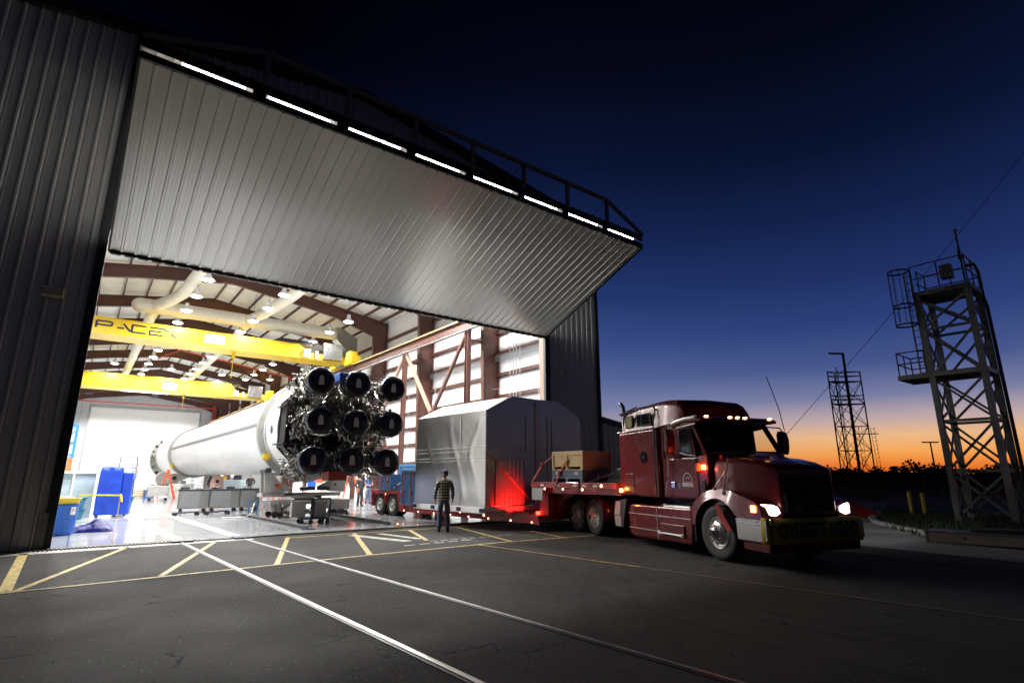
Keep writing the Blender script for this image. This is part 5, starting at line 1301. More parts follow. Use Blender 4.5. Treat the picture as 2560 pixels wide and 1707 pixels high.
for i in range(nk):
    def yy(q): return sy*(.62+1.25*q/nk)
    def xx(q): return x1+.012+.018*(1+math.cos(2*PI*q/nk*7))*.5
    b.add([(xx(i),yy(i),.24),(xx(i+1),yy(i+1),.24),(xx(i+1)-.012,yy(i+1)-sy*.05,1.62),(xx(i)-.012,yy(i)-sy*.05,1.62)], [(0,1,2,3)])
b.build('ribbed_panel', mat('ribbed_aluminium', (.50,.49,.47), .38, .6, noise=.1), bx, 60)
b = MB(); b.box(x0-.02,x1+.01,sy*hw-.05,sy*hw+.05,.02,.20) ; b.box(x0-.02,x1+.01,-sy*hw-.05,-sy*hw+.05,.02,.20); b.box(x1-.05,x1+.02,-hw,hw,.05,.2); b.box(x0,x1,-hw+.05,hw-.05,.0,.02); b.build('base_rail', M['white'], bx, 0, bevel=.008)
b = MB()
for X in (x0+.1,x0+1.25,x0+2.75,x1-.1): b.box(X-.12,X+.12,*sorted((sy*(hw+.05),sy*(hw+.055))),.05,.17)
b.build('rail_pocket', M['navy'], bx, 0)
# blue crates on the rear of the trailer
def bcrate(x, y, z, lx, ly, lz, lab, m_=M['blue_crate']):
    t = thing('blue_crate', lab, 'crate', tp(x,y,z), TRZ, 'painted blue crates on the trailer')
    b = MB(); b.box(-lx/2,lx/2,-ly/2,ly/2,.0,lz); b.build('crate_body', m_, t, 0, bevel=.01)
    b = MB(); s = sy
    for X in (-lx/2+.04, lx/2-.04, 0): b.box(X-.04,X+.04,*sorted((s*ly/2,s*(ly/2+.03))),0,lz)
    for Z in (.04, lz-.05): b.box(-lx/2,lx/2,*sorted((s*ly/2,s*(ly/2+.026))),Z-.04,Z+.04)
    for Y in (-ly/2+.04, ly/2-.04): b.box(-lx/2-.03,-lx/2,Y-.04,Y+.04,0,lz)
    b.build('batten', m_, t, 0)
    return t
bcrate(1.95,sy*.75,.475,1.4,1.1,1.38,'blue crate strapped on the low deck right behind the metal box')
bcrate(-.10,sy*.80,1.025,1.05,1.0,.66,'small blue crate strapped on the raised rear deck above the wheels')
bcrate(.6,-sy*.45,1.025,2.7,1.4,1.08,'big blue crate at the back of the trailer, farthest from the camera')
def strap(pts, lab, parent_lab='strap', m_=None, wd=.05):
    t = thing('ratchet_strap', lab, 'strap', (0,0,0), 0, 'ratchet straps on the trailer')
    b = MB()
    for p, q in zip(pts[:-1], pts[1:]): b.bar(p, q, .012, wd, tf)
    b.build('webbing', m_ or M['strap'], t, 0)
    p = pts[len(pts)//2]; b = MB(); b.ball(p, .055, 8, (1,1,1.3)); b.build('ratchet', M['strap'] if m_ is None else M['dark_steel'], t)
    return t
e = sy*1.33
strap([tp(1.5,sy*1.31+sy*.03,1.86),tp(1.48,e+sy*.02,1.25),tp(1.45,e+sy*.02,.98),tp(1.47,e,.3)], 'red strap over the left edge of the blue crate on the low deck')
strap([tp(2.15,sy*1.31+sy*.03,1.86),tp(2.13,e+sy*.02,1.25),tp(2.08,e+sy*.02,.98),tp(2.1,e,.3)], 'red strap over the middle of the blue crate on the low deck')
strap([tp(-.35,sy*1.34,1.70),tp(-.36,sy*1.35,1.4),tp(-.38,sy*1.34,1.04)], 'red strap over the left side of the small blue crate on the rear deck')
strap([tp(.2,sy*1.34,1.70),tp(.15,sy*1.35,1.4),tp(.12,sy*1.34,1.04)], 'red strap over the right side of the small blue crate on the rear deck')
strap([tp(.3,sy*1.2,1.03),tp(.8,sy*1.25,1.22),tp(1.3,sy*1.25,1.42)], 'pair-less white rope slanting from the rear deck to the blue crate'.replace('pair-less ',''), m_=M['signwhite'], wd=.03)
# crates on the neck
def tlocal(x,y,z,nm,lab,cat): return thing(nm, lab, cat, tp(x,y,z), TRZ)
t = tlocal(10.46, sy*.65, 1.445, 'grey_crate', 'grey-blue crate with fork slots under the yellow wooden crate', 'crate')
b = MB(); b.box(-.60,.60,-.65,.65,.10,.34); b.box(-.60,-.50,-.65,.65,0,.10); b.box(.50,.60,-.65,.65,0,.10); b.box(-.06,.06,-.65,.65,0,.10); b.build('crate_body', M['greyblue'], t, 0, bevel=.008)
for X in (-.36,.38):
    b = MB(); s = sy; b.box(X-.07,X-.045,*sorted((s*.65,s*.66)),.22,.30); b.box(X+.045,X+.07,*sorted((s*.65,s*.66)),.22,.32); b.box(X-.05,X+.05,*sorted((s*.65,s*.66)),.215,.235); b.box(X-.012,X+.012,*sorted((s*.65,s*.66)),.235,.30); b.build('stencil_mark', M['signwhite'], t, 0)
t = tlocal(10.48, sy*.65, 1.79, 'wooden_crate', 'yellow plywood crate strapped on the trailer neck behind the cab', 'crate')
b = MB(); b.box(-.58,.58,-.63,.63,.09,.50); b.box(-.60,.60,-.65,.65,.50,.53); b.box(-.6,.6,-.65,.65,0,.02)
for X in (-.55,0,.55): b.box(X-.05,X+.05,-.64,.64,.02,.09)
b.build('crate_body', M['wood'], t, 0, bevel=.005)
b = MB(); s = sy
for X in (-.57,-.02,.57): b.box(X-.03,X+.03,*sorted((s*.63,s*.652)),.0,.50)
b.box(-.6,.6,*sorted((s*.63,s*.65)),.42,.50); b.box(.58,.602,-.65,-.57,0,.5); b.box(.58,.602,.57,.65,0,.5); b.box(.58,.6,-.65,.65,.43,.5); b.box(.58,.6,-.65,.65,.0,.08)
b.build('batten', M['wood'], t, 0)
strap([tp(9.95,sy*1.1,2.32),tp(9.45,sy*1.29,1.95),tp(9.05,sy*1.32,1.46)], 'orange strap running back from the wooden crate to the rear of the neck')
strap([tp(10.75,sy*.9,2.34),tp(10.5,sy*1.325,2.05),tp(10.2,sy*1.33,1.7),tp(9.98,sy*1.33,1.28)], 'orange and dark strap across the face of the wooden crate')
strap([tp(10.7,sy*1.28,1.46),tp(11.3,sy*.9,1.6),tp(12.0,sy*.3,1.82)], 'thin grey line from the neck up towards the cab, upper one', m_=M['conduit'], wd=.02)
strap([tp(11.3,sy*1.28,1.46),tp(11.5,sy*1.1,1.55),tp(11.75,sy*.8,1.7)], 'thin grey line from the neck up towards the cab, lower one', m_=M['conduit'], wd=.02)
t = tlocal(11.75, -sy*.2, 1.445, 'dark_cover', 'dark rounded cover behind the cab, on the front end of the neck', 'cover')
b = MB(); b.prism([(-.45,0),(.4,0),(.4,.40),(.2,.42),(-.2,.30),(-.42,.1)], lambda u,v,d:(u,d,v), -.9, .9); b.build('cover_shell', M['dark_steel'], t, 0, bevel=.05, seg=3); b = MB(); b.box(-.3,.3,-.95,-.9,.0,.1); b.build('latch', M['galv'], t, 0)
# ---------------------------------------------------------------- tractor: x forward, y towards its left (away from the camera), z up
fwv = Vector((-math.sin(R(17.2)), -math.cos(R(17.2)), 0))
TK = thing('semi_truck', 'red semi truck with long hood and tall sleeper cab, headlights on, OVERSIZE LOAD banner', 'truck', (11.34, 6.12, 0), math.atan2(fwv.y, fwv.x))
def loft(secs, cap=True):
    b = MB(); n = len(secs[0])
    for s in secs: b.v += [tuple(p) for p in s]
    m = len(secs); b.f = [(j*n+i, j*n+(i+1)%n, (j+1)*n+(i+1)%n, (j+1)*n+i) for j in range(m-1) for i in range(n)]
    if cap: b.f += [tuple(range(n))[::-1], tuple((m-1)*n+i for i in range(n))]
    return b
def hsec(x, hb, ht, z0, z1, r, k=6, crown=.03):
    """cross-section with rounded top corners"""
    pts = [(x,-hb,z0)]
    for i in range(k+1):
        a = PI - (PI/2)*i/k; pts.append((x, -ht+r+r*math.cos(a), z1-r+r*math.sin(a)))
    pts.append((x, 0, z1+crown))
    for i in range(k+1):
        a = PI/2 - (PI/2)*i/k; pts.append((x, ht-r+r*math.cos(a), z1-r+r*math.sin(a)))
    pts.append((x,hb,z0)); return pts
RD = M['red']
b = MB()
for s in (-1,1): b.box(-7.0,.95,s*.43-.05,s*.43+.05,.58,.82)
for x in (-6.9,-5.7,-4.3,-2.8,-1,.6): b.box(x-.06,x+.06,-.43,.43,.60,.80)
b.box(-.25,-.02,-.9,.9,.44,.60); b.box(-5.2,-5.06,-.9,.9,.42,.56); b.box(-6.35,-6.21,-.9,.9,.42,.56); b.box(-2.9,-.6,-.7,.7,.3,.95)
b.box(-6.5,-5.3,-.45,.45,.85,1.06); b.build('chassis', M['dark_steel'], TK, 0)
# hood
b = loft([hsec(-.55,1.0,.98,1.0,2.06,.20), hsec(-.1,.95,.93,1.0,2.03,.20), hsec(.35,.86,.84,.98,1.98,.15), hsec(.75,.78,.76,.95,1.90,.12), hsec(1.02,.71,.70,.92,1.80,.09), hsec(1.08,.68,.67,.92,1.75,.07)])
hood = b.build('hood', RD, TK, 32, bevel=.02)
b = loft([hsec(-.4,.42,.40,1.98,2.10,.08), hsec(.3,.36,.34,1.90,2.04,.07), hsec(1.0,.30,.28,1.74,1.84,.04)]); b.build('hood_bulge', RD, hood, 30)
# fenders with wheel cut-outs
def fender(s):
    cx_, cz_, r_ = -.12, .53, .66
    arc = [(cx_+r_*math.cos(a), cz_+r_*math.sin(a)) for a in [R(28+ (172-28)*i/16) for i in range(17)]]
    outer = [(-.86,.64),(-.86,.88),(-.74,1.10),(-.55,1.27),(-.30,1.36),(0,1.38),(.3,1.33),(.6,1.25),(.92,1.17),(1.06,1.08),(1.10,.92),(1.08,.84)]
    b = MB()
    def pr(pts, y0, y1): b.prism(pts, lambda u,v,d:(u,d,v), y0, y1)
    ya, yb = sorted((s*.70, s*1.19))
    # quad strips between arch and outer outline, so the faces stay simple
    def outz(x):
        for (xa,za),(xb,zb) in zip(outer[:-1], outer[1:]):
            if min(xa,xb)-1e-9 <= x <= max(xa,xb)+1e-9 and abs(xb-xa) > 1e-6: return za+(zb-za)*(x-xa)/(xb-xa)
        return .9
    xs = [-.86+.0001]+[-.80,-.76]+[cx_+r_*math.cos(R(165-i*8.0)) for i in range(0,17)]+[.53,.65,.8,.92,1.0,1.06,1.099]
    xs = sorted(set(round(x,4) for x in xs)); top = []; bot = []
    for x in xs:
        d = r_*r_-(x-cx_)**2
        zb = cz_+math.sqrt(d) if d > 0.03 else (.64 if x < 0 else .84)
        top.append((x, outz(x))); bot.append((x, min(zb, outz(x)-.03)))
    for i in range(len(xs)-1):
        A0,A1,B0,B1 = bot[i],bot[i+1],top[i],top[i+1]
        def Y(z, inner):      # the outer face rolls inwards towards the top
            return s*.70 if inner else s*(1.20-.10*max(0,(z-1.0)/.35)**2)
        q = []
        for inner in (0,1): q.append([(u,Y(v,inner),v) for u, v in (A0,A1,B1,B0)])
        b.add(q[0]+q[1], [(0,1,2,3),(7,6,5,4),(0,4,5,1),(3,2,6,7)]+([(0,3,7,4)] if i==0 else [])+([(1,5,6,2)] if i==len(xs)-2 else []))
    return b.build('fender', RD, TK, 40)
fender(-1); fender(1)
for s in (-1,1):
    b = MB(); b.box(-.78,.52,s*.60-.02,s*.60+.02,.50,1.3); b.build('wheel_well', M['black'], TK, 0)
b = MB(); b.box(-.86,-.82,-1.15,-.5,.3,.9); b.build('mud_guard', M['black'], TK, 0)
# grille
b = MB(); b.box(1.085,1.10,-.61,.61,.98,1.68); gr = b.build('grille', M['black'], TK, 0)
b = MB()
for k in range(25): y = -.57+.0475*k; b.box(1.10,1.115,y-.008,y+.008,1.0,1.66)
b.build('grille_bar', M['dark_steel'], gr, 0)
b = MB(); b.box(1.115,1.125,-.42,-.18,1.02,1.14); b.build('licence_plate', mat('dim_plate', (.10,.10,.10), .5), gr, 0)
# bumper and banner
b = MB()
pts = [(.44,.48),(.44,.85),(.50,.87),(1.12,.87),(1.2,.84),(1.2,.50),(1.12,.46),(.5,.46)]
for s in (-1,1): b.prism(pts, lambda u,v,d:(u,d,v), *sorted((s*1.14,s*1.20)))
b.box(1.14,1.20,-1.17,1.17,.46,.87); bp_ = b.build('bumper', mat('worn_chrome', (.50,.49,.48), .22, .95), TK, 0, bevel=.02)
b = MB()
for s in (-1,): b.bar((.46,s*1.205,.845),(1.0,s*1.205,.83),.02,.035); b.bar((.46,s*1.205,.775),(1.0,s*1.205,.76),.02,.03)
b.build('bumper_highlight', M['seam'], bp_, 0)  # pale bars put the chrome's bright edge highlights into colour
b = MB(); b.prism([(.50,.30),(.50,.46),(1.16,.46),(1.14,.28)], lambda u,v,d:(u,d,v), -1.12, 1.12); b.build('valance', RD, TK, 0, bevel=.02)
b = MB(); n = 24
for i in range(n):
    y0_, y1_ = -1.14+2.24*i/n, -1.14+2.24*(i+1)/n; f = lambda y: 1.235+.012*math.sin(y*9)
    b.add([(f(y0_),y0_,.45),(f(y1_),y1_,.45),(f(y1_)+.005,y1_,.885),(f(y0_)+.005,y0_,.885)], [(0,1,2,3)])
b.add([(1.235,-1.16,.44),(1.235,-1.16,.91),(1.10,-1.225,.90),(1.08,-1.225,.45)], [(0,1,2,3)])
bn = b.build('banner', M['yellowsign'], TK, 40)
so = bn.modifiers.new('thick', 'SOLIDIFY'); so.thickness = .006
text_mesh(text('banner_lettering', 'OVERSIZE LOAD', .37, M['letter'], bn, (1.262,.0,.665), (R(90),0,R(90)), .003, .72, True))
# lamps
def lens(poly, s, x_of, nm, m_, th=.02):
    b = MB(); n = len(poly)
    vs = [(x_of(y)+0, s*y, z) for y, z in poly]; vs2 = [(x_of(y)-th*2, s*y*.985, z) for y, z in poly]
    b.add(vs+vs2, [tuple(range(n))]+[tuple(range(n,2*n))[::-1]]+[(i,(i+1)%n,n+(i+1)%n,n+i) for i in range(n)]); return b.build(nm, m_, TK, 0, bevel=.008)
for s in (-1,1):
    lens([(.76,.97),(.80,1.07),(.90,1.11),(.985,1.12),(.99,.93),(.86,.92)], s, lambda y: 1.115-.10*max(0,y-.95), 'headlight', M['headlamp'])
    lens([(1.005,.935),(1.005,1.12),(1.12,1.12),(1.19,1.08),(1.20,1.0),(1.13,.95)], s, lambda y: 1.10-1.2*max(0,y-1.03), 'turn_signal', mat('lit_signal_lens', (.9,.6,.3), .3, emit=(1,.72,.40), estr=8) if s < 0 else bpy.data.materials['lit_signal_lens'])
    b = MB(); b.box(.86,.98,*sorted((s*1.195,s*1.215)),.98,1.10); b.build('side_signal', M['amber'], TK, 0, bevel=.01)
# cab lower body, roof, pillars, glass: the greenhouse is hollow
b = MB(); b.prism([(-1.96,1.13),(-1.96,2.04),(-.70,2.04),(-.36,2.10),(-.36,1.5),(-.62,1.13)], lambda u,v,d:(u,d,v), -1.08, 1.08); b.build('cab_body', RD, TK, 0, bevel=.04, seg=3)
b = MB(); b.prism([(-1.25,1.13+.04),(-1.92,1.17),(-1.92,2.0),(-.72,2.0),(-.68,1.3),(-.72,1.17)], lambda u,v,d:(u,d,v), -1.10, -1.081); dr = b.build('door', RD, TK, 0, bevel=.01)
b = MB(); b.prism([(-.70,1.17),(-.70,2.0),(-.66,2.0),(-.66,1.17)], lambda u,v,d:(u,d,v), -1.084,-1.0801); b.build('door_gap', M['black'], dr, 0)
b = MB(); b.box(-1.60,-1.46,-1.125,-1.10,1.36,1.50); b.build('door_handle', M['chrome'], dr, 0, bevel=.01)
b = MB(); b.prism([(-1.24,2.62),(-.86,2.64),(-.76,2.05),(-1.24,2.05)], lambda u,v,d:(u,d,v), -1.085, -1.075); b.build('side_window', M['glass'], TK, 0)
b = MB(); b.tube([(-1.27,-1.09,2.14),(-1.0,-1.10,2.08),(-.72,-1.10,2.055)],.014,6); b.tube([(-.74,-1.09,2.05),(-.88,-1.06,2.66),(-1.3,-1.05,2.66)],.012,6); b.build('window_trim', M['seam'], TK)
b = MB()
for s in (-1,1):
    b.bar((-.42,s*1.03,2.08),(-.86,s*1.0,2.80),.10,.09); b.bar((-1.28,s*1.07,2.0),(-1.28,s*1.03,2.82),.10,.08); b.bar((-1.9,s*1.07,2.0),(-1.9,s*1.05,2.82),.14,.08)
    b.box(-1.95,-1.28,*sorted((s*1.03,s*1.085)),2.0,2.82); b.bar((-1.3,s*1.05,2.72),(-.86,s*1.02,2.76),.07,.14)
b.box(-1.96,-1.90,-1.05,1.05,2.0,2.9); b.bar((-.84,-1.0,2.80),(-.84,1.0,2.80),.10,.09); b.bar((-.40,-1.0,2.10),(-.40,1.0,2.10),.08,.08); b.build('window_pillar', RD, TK, 0, bevel=.015)
gl = mat('tinted_windscreen', (.80,.84,.82), .03, 0, trans=1, spec=.5)
b = MB(); b.add([(-.395,-1.0,2.12),(-.395,1.0,2.12),(-.83,.97,2.78),(-.83,-.97,2.78)], [(0,1,2,3)]); b.build('windscreen', gl, TK, 0)
b = MB(); b.add([(-1.24,1.06,2.05),(-.62,1.06,2.05),(-.88,1.03,2.66),(-1.24,1.03,2.66)], [(0,1,2,3)]); b.build('far_window', gl, TK, 0)
b = MB(); b.box(-.95,-.45,-.98,.98,2.02,2.16); b.box(-1.88,-1.3,-.9,-.3,1.5,2.65); b.box(-1.88,-1.5,.25,.8,1.5,2.3); b.build('dashboard', M['black'], TK, 0)
b = MB(); b.ring((-.98,.48,2.18),(1,0,.9),.20,.016,20,6); b.build('steering_wheel', M['black'], TK)
b = MB(); b.box(-1.96,-.80,-1.04,1.04,2.80,2.87); b.build('cab_roof', RD, TK, 0, bevel=.02)
b = MB()
b.prism([(-1.5,2.90),(-.92,2.93),(-.62,2.91),(-.50,2.86),(-.47,2.79),(-.80,2.78),(-1.5,2.78)], lambda u,v,d:(u,d,v), -1.07, 1.07); vs_ = b.build('sun_visor', RD, TK, 40, bevel=.03, seg=3)
for y in (-.86,-.21,0,.21,.93):
    b = MB(); b.ball((-.545,y,2.90),.055,12,(.8,.95,.34)); b.build('roof_marker', mat('lit_roof_marker', (.9,.4,.15), .3, emit=(1,.42,.16), estr=12) if y == -.86 else bpy.data.materials['lit_roof_marker'], TK)
b = MB(); b.tube([(-.62,-1.08,2.88),(-1.0,-1.13,2.86),(-1.38,-1.13,2.80),(-1.42,-1.13,2.70)],.045,10); b.tube([(-.64,-1.09,2.74),(-1.3,-1.12,2.68)],.02,8); b.build('cab_side_rail', M['seam'], TK)
# sleeper
b = MB(); b.prism([(-3.66,1.14),(-3.66,2.72),(-1.97,2.74),(-1.97,1.14)], lambda u,v,d:(u,d,v), -1.20, 1.20); sl = b.build('sleeper_box', RD, TK, 0, bevel=.05, seg=3)
b = loft([hsec(-3.50,1.17,1.08,2.73,3.19,.12), hsec(-3.38,1.18,1.08,2.73,3.27,.14), hsec(-2.8,1.18,1.07,2.73,3.36,.16), hsec(-2.1,1.17,1.05,2.74,3.40,.16), hsec(-1.75,1.10,1.02,2.80,3.40,.16), hsec(-1.45,1.06,.98,2.84,3.37,.16), hsec(-1.30,1.04,.96,2.84,3.29,.14), hsec(-1.20,1.03,.95,2.84,3.14,.10), hsec(-1.13,1.02,.94,2.84,2.95,.05)])
b.build('roof_fairing', RD, TK, 34, bevel=.01)
b = MB(); b.tube([(-3.66,-1.215,2.735),(-2.0,-1.215,2.75)],.014,6); b.tube([(-2.05,-1.215,1.2),(-2.03,-1.215,2.75),(-2.02,-1.20,2.95),(-2.08,-1.10,3.2),(-2.25,-1.05,3.32),(-2.7,-1.07,3.32),(-3.4,-1.08,3.25)],.018,8); b.build('sleeper_trim', M['chrome'], TK)
def pane(x0, x1, z0, z1, nm, m_, y=-1.185, slant=0):
    b = MB(); b.prism([(x0,z0),(x1+slant,z0),(x1,z1),(x0,z1)], lambda u,v,d:(u,d,v), y-.02, y+.03); w0 = b.build(nm, m_, TK, 0, bevel=.006)
    b = MB(); t = .022
    for q in ((x0-t,x1+t+slant,z0-t,z0),(x0-t,x1+t,z1,z1+t),(x0-t,x0,z0,z1),(x1,x1+t,z0,z1)): b.box(q[0],q[1],y-.028,y+.01,q[2],q[3])
    b.build('window_frame', M['dark_steel'], w0, 0); return w0
pane(-3.30,-3.02,2.86,3.12,'sleeper_window', mat('painted_reflection_window', (.28,.25,.08), .4, noise=.6, nscale=8, stretch=(6,1,.5)), -1.155)  # yellowish streaks paint a lit reflection into this pane
w1 = pane(-2.78,-2.22,2.86,3.12,'sleeper_window', M['glass'], -1.155, .04)
b = MB(); b.box(-2.58,-2.565,-1.19,-1.16,2.86,3.12); b.build('window_bar', M['dark_steel'], w1, 0)
b = MB(); b.cyl((-2.52,-1.19,2.07),(-2.52,-1.215,2.07),.145,28); ph = b.build('round_vent', mat('matt_black', (.006,.006,.006), .95, spec=.05), TK); b = MB(); b.cyl((-2.52,-1.215,2.07),(-2.52,-1.222,2.07),.03,12); b.build('vent_hub', M['dark_steel'], ph)
b = MB(); b.box(-3.35,-2.98,-1.212,-1.200,1.30,1.68); hc = b.build('side_hatch', RD, TK, 0, bevel=.012); b = MB(); b.box(-3.33,-3.0,-1.222,-1.212,1.655,1.675); b.build('hatch_trim', M['chrome'], hc, 0)
b = MB(); b.box(-3.10,-2.98,-1.22,-1.2,1.22,1.25); b.build('hatch_latch', M['chrome'], TK, 0)
b = MB(); b.cyl((-3.60,-1.20,1.26),(-3.60,-1.25,1.26),.05,14); b.build('sleeper_marker', M['amber'], TK)
light('marker_glow', 'POINT', (-3.62,-1.36,1.30), 5, (1,.35,.06), TK, shadow_soft_size=.04)
b = MB(); b.box(-.52,-.42,-1.13,-1.085,1.76,1.86); b.build('cab_side_marker', mat('lit_orange_red_lens', (.9,.3,.1), .3, emit=(1,.16,.03), estr=22), TK, 0, bevel=.01)
light('marker_glow', 'POINT', (-.46,-1.20,1.80), 5, (1,.08,.03), TK, shadow_soft_size=.03)
b = MB(); b.box(-.66,-.56,-1.16,-1.10,1.72,1.90); b.build('mirror_signal', mat('amber_reflector', (.6,.22,.02), .3), TK, 0, bevel=.015)
b = MB(); b.box(-.60,-.46,-1.10,-1.05,1.30,1.56); b.build('side_intake', M['black'], TK, 0, bevel=.02)
# door emblem: arch over a worn white word
b = MB()
for r_, t_, a0, a1 in ((.15,.012,0,180),(.07,.008,30,150)):
    pts = [(-1.02+r_*math.cos(R(a0+(a1-a0)*i/18)), 1.52+r_*1.15*math.sin(R(a0+(a1-a0)*i/18))) for i in range(19)]
    for p, q in zip(pts[:-1], pts[1:]): b.bar((p[0],-1.112,p[1]), (q[0],-1.112,q[1]), .006, t_*1.6, (-(q[1]-p[1]),0,q[0]-p[0]))
for k in range(7):
    x = -1.21+.053*k; b.box(x,x+.016,-1.112,-1.104,1.40,1.49); b.box(x+.028,x+.042,-1.112,-1.104,1.40,1.49)
    z = (1.40,1.475,1.44)[k%3]; b.box(x,x+.044,-1.112,-1.104,z,z+.015); b.box(x+.005,x+.03,-1.112,-1.104,1.50,1.512)
b.build('door_emblem', M['signwhite'], TK, 0)
b = MB(); b.box(-1.34,-1.27,-1.112,-1.103,1.36,1.49); b.build('door_sticker', M['greyblue'], TK, 0)
# mirrors, grab bars, rods, aerial
def mirror(s, x, y):
    b = MB(); b.prism([(-.07,2.12),(.05,2.10),(.10,2.25),(.11,2.45),(.06,2.62),(-.06,2.66)], lambda u,v,d:(x+u*.9,d,v), y-.11, y+.11); m0 = b.build('side_mirror', RD, TK, 0, bevel=.035, seg=3)
    b = MB(); b.tube([(x+.02,y,2.62),(x,y-s*.05,2.72),(x-.08,s*1.06,2.74)],.016,8); b.tube([(x-.02,y,2.12),(x-.1,s*1.05,1.98)],.014,8); b.build('mirror_arm', M['chrome'], m0)
    b = MB(); b.box(x-.085,x-.07,y-.09,y+.09,2.16,2.6); b.build('mirror_glass', M['glass'], m0, 0)
mirror(-1,-1.12,-1.46); mirror(1,-.75,1.46)
b = MB(); b.tube([(-1.40,-1.14,2.62),(-1.44,-1.20,2.5),(-1.44,-1.20,2.1),(-1.42,-1.12,2.0)],.02,8); b.tube([(-1.55,-1.12,2.1),(-1.58,-1.17,2.06),(-1.62,-1.17,1.62),(-1.60,-1.11,1.58)],.013,8); b.tube([(-1.68,-1.12,1.50),(-1.70,-1.17,1.46),(-1.72,-1.17,1.20),(-1.70,-1.11,1.16)],.013,8); b.build('grab_bar', M['seam'], TK)
b = MB(); b.cyl((.10,-.95,1.98),(.10,-1.14,1.30),.015,8); b.cyl((.10,-1.04,1.72),(-.20,-1.10,1.38),.015,8); b.ball((.10,-1.14,1.30),.03,8); b.ball((-.20,-1.10,1.38),.03,8); b.build('hood_rod', M['seam'], TK)
b = MB(); b.ball((-.2,-.80,2.02),.09,14,(1.3,1,.9)); b.ball((.62,.55,1.86),.03,10); b.build('hood_knob', RD, TK)
b = MB(); b.tube([(-.75,1.55,2.66),(-.80,1.50,3.2),(-.95,1.38,3.98)],.010,6); b.build('whip_aerial', M['black'], TK)
b = MB(); b.tube([(-3.80,-.92,1.2),(-3.80,-.92,3.22)],.065,14); b.tube([(-3.80,-.92,3.2),(-3.80,-.92,3.36),(-3.83,-.92,3.46),(-3.93,-.92,3.56)],.06,14,False); b.build('exhaust_stack', M['chrome'], TK)
b = MB(); b.bar((-3.78,-1.05,3.24),(-3.0,-1.02,3.36),.04,.03); b.box(-3.70,-3.45,-1.08,-.6,3.18,3.25); b.build('roof_rail', M['chrome'], TK, 0)
# side fairing with steps
b = MB(); b.prism([(-3.34,.24),(-3.36,.82),(-3.28,.94),(-.88,.95),(-.86,.5),(-.92,.20),(-3.2,.17)], lambda u,v,d:(u,d,v), -1.19, -.62); fa = b.build('side_fairing', RD, TK, 0, bevel=.06, seg=4)
b = MB(); b.prism([(-3.3,.2),(-3.3,.94),(-.88,.95),(-.92,.2)], lambda u,v,d:(u,d,v), .62, 1.19); b.build('side_fairing', RD, TK, 0, bevel=.05)
b = MB(); b.box(-3.34,-.9,-1.205,-1.192,.72,.735); b.box(-3.34,-2.1,-1.203,-1.192,.38,.392); b.box(-2.12,-2.108,-1.203,-1.192,.2,.93); b.build('fairing_moulding', M['seam'], fa, 0)
b = MB(); b.box(-1.98,-1.12,-1.222,-1.195,.36,.58); b.build('step_recess', mat('dark_red_recess', (.09,.008,.008), .35), fa, 0, bevel=.03)
def stepbar(x0, x1, z, y, nm):
    b = MB(); b.cyl((x0,y,z),(x1,y,z),.022,10); b.cyl((x0,y+.09,z+.008),(x1,y+.09,z+.008),.022,10); b.box(x0-.03,x0+.04,y-.01,y+.11,z-.03,z+.05); b.box(x1-.04,x1+.03,y-.01,y+.11,z-.03,z+.04); b.build(nm, M['seam'], TK)
stepbar(-1.98,-1.15,.37,-1.26,'cab_step'); stepbar(-1.85,-.95,.955,-1.16,'cab_step')
# battery box, rear fenders, fifth wheel
b = MB(); b.prism([(-3.98,.34),(-4.02,.62),(-3.92,.98),(-3.55,1.04),(-3.42,1.04),(-3.62,.34)], lambda u,v,d:(u,d,v), -1.20, -.75); bb = b.build('battery_box', M['dark_steel'], TK, 0, bevel=.015)
b = MB(); b.add([(-4.03,-1.205,.64),(-3.76,-1.205,.64),(-3.70,-1.205,.98),(-3.94,-1.205,.98)], [(0,1,2,3)]); b.add([(-3.99,-1.205,.36),(-3.70,-1.205,.36),(-3.72,-1.205,.62),(-4.02,-1.205,.62)], [(0,1,2,3)]); b.build('tread_plate', M['alu_wheel'], bb, 0)
for x in (-5.13,-6.28):
    for s in (-1,1):
        b = MB(); pts = [(x+.60*math.cos(R(a)), .50+.60*math.sin(R(a))) for a in ([-8,8,25,42,60,75,90,105,120,135] if x > -6 else [20,45,60,75,90,105,120,140,165,185])]
        for p, q in zip(pts[:-1], pts[1:]): b.add([(p[0],s*1.24,p[1]),(q[0],s*1.24,q[1]),(q[0],s*.62,q[1]),(p[0],s*.62,p[1])], [(0,1,2,3)])
        f_ = b.build('rear_fender', RD, TK, 40); m_ = f_.modifiers.new('thick','SOLIDIFY'); m_.thickness = .025
b = MB(); b.lathe([(0,1.08),(.45,1.08),(.47,1.12),(.45,1.15),(0,1.15)], (-5.6,0,0), (0,0,1), 24); b.build('fifth_wheel', M['dark_steel'], TK)
# wheels
wheel(TK, (-.12,-1.17,.53), .53, .28, -1, M['alu_wheel'], .58, deep=0, holes=10); wheel(TK, (-.12,1.17,.53), .53, .28, 1, M['alu_wheel'], .58, deep=0, holes=10)
for x in (-5.13,-6.28):
    for s in (-1,1):
        wheel(TK, (x,s*1.22,.50), .50, .27, s, M['alu_wheel'], .60, deep=.12, holes=8)
        wheel(TK, (x,s*.91,.50), .50, .27, s, pale, .60, deep=.12)
b = MB(); b.prism([(-.05,1.08),(.02,1.10),(.34,.62),(.22,.60),(-.02,.86)], lambda u,v,d:(u,d,v), -1.235, -1.225); b.build('red_warning_flag', mat('red_flag_cloth', (.42,.02,.01), .7, bump=.6, bscale=9), TK, 0)
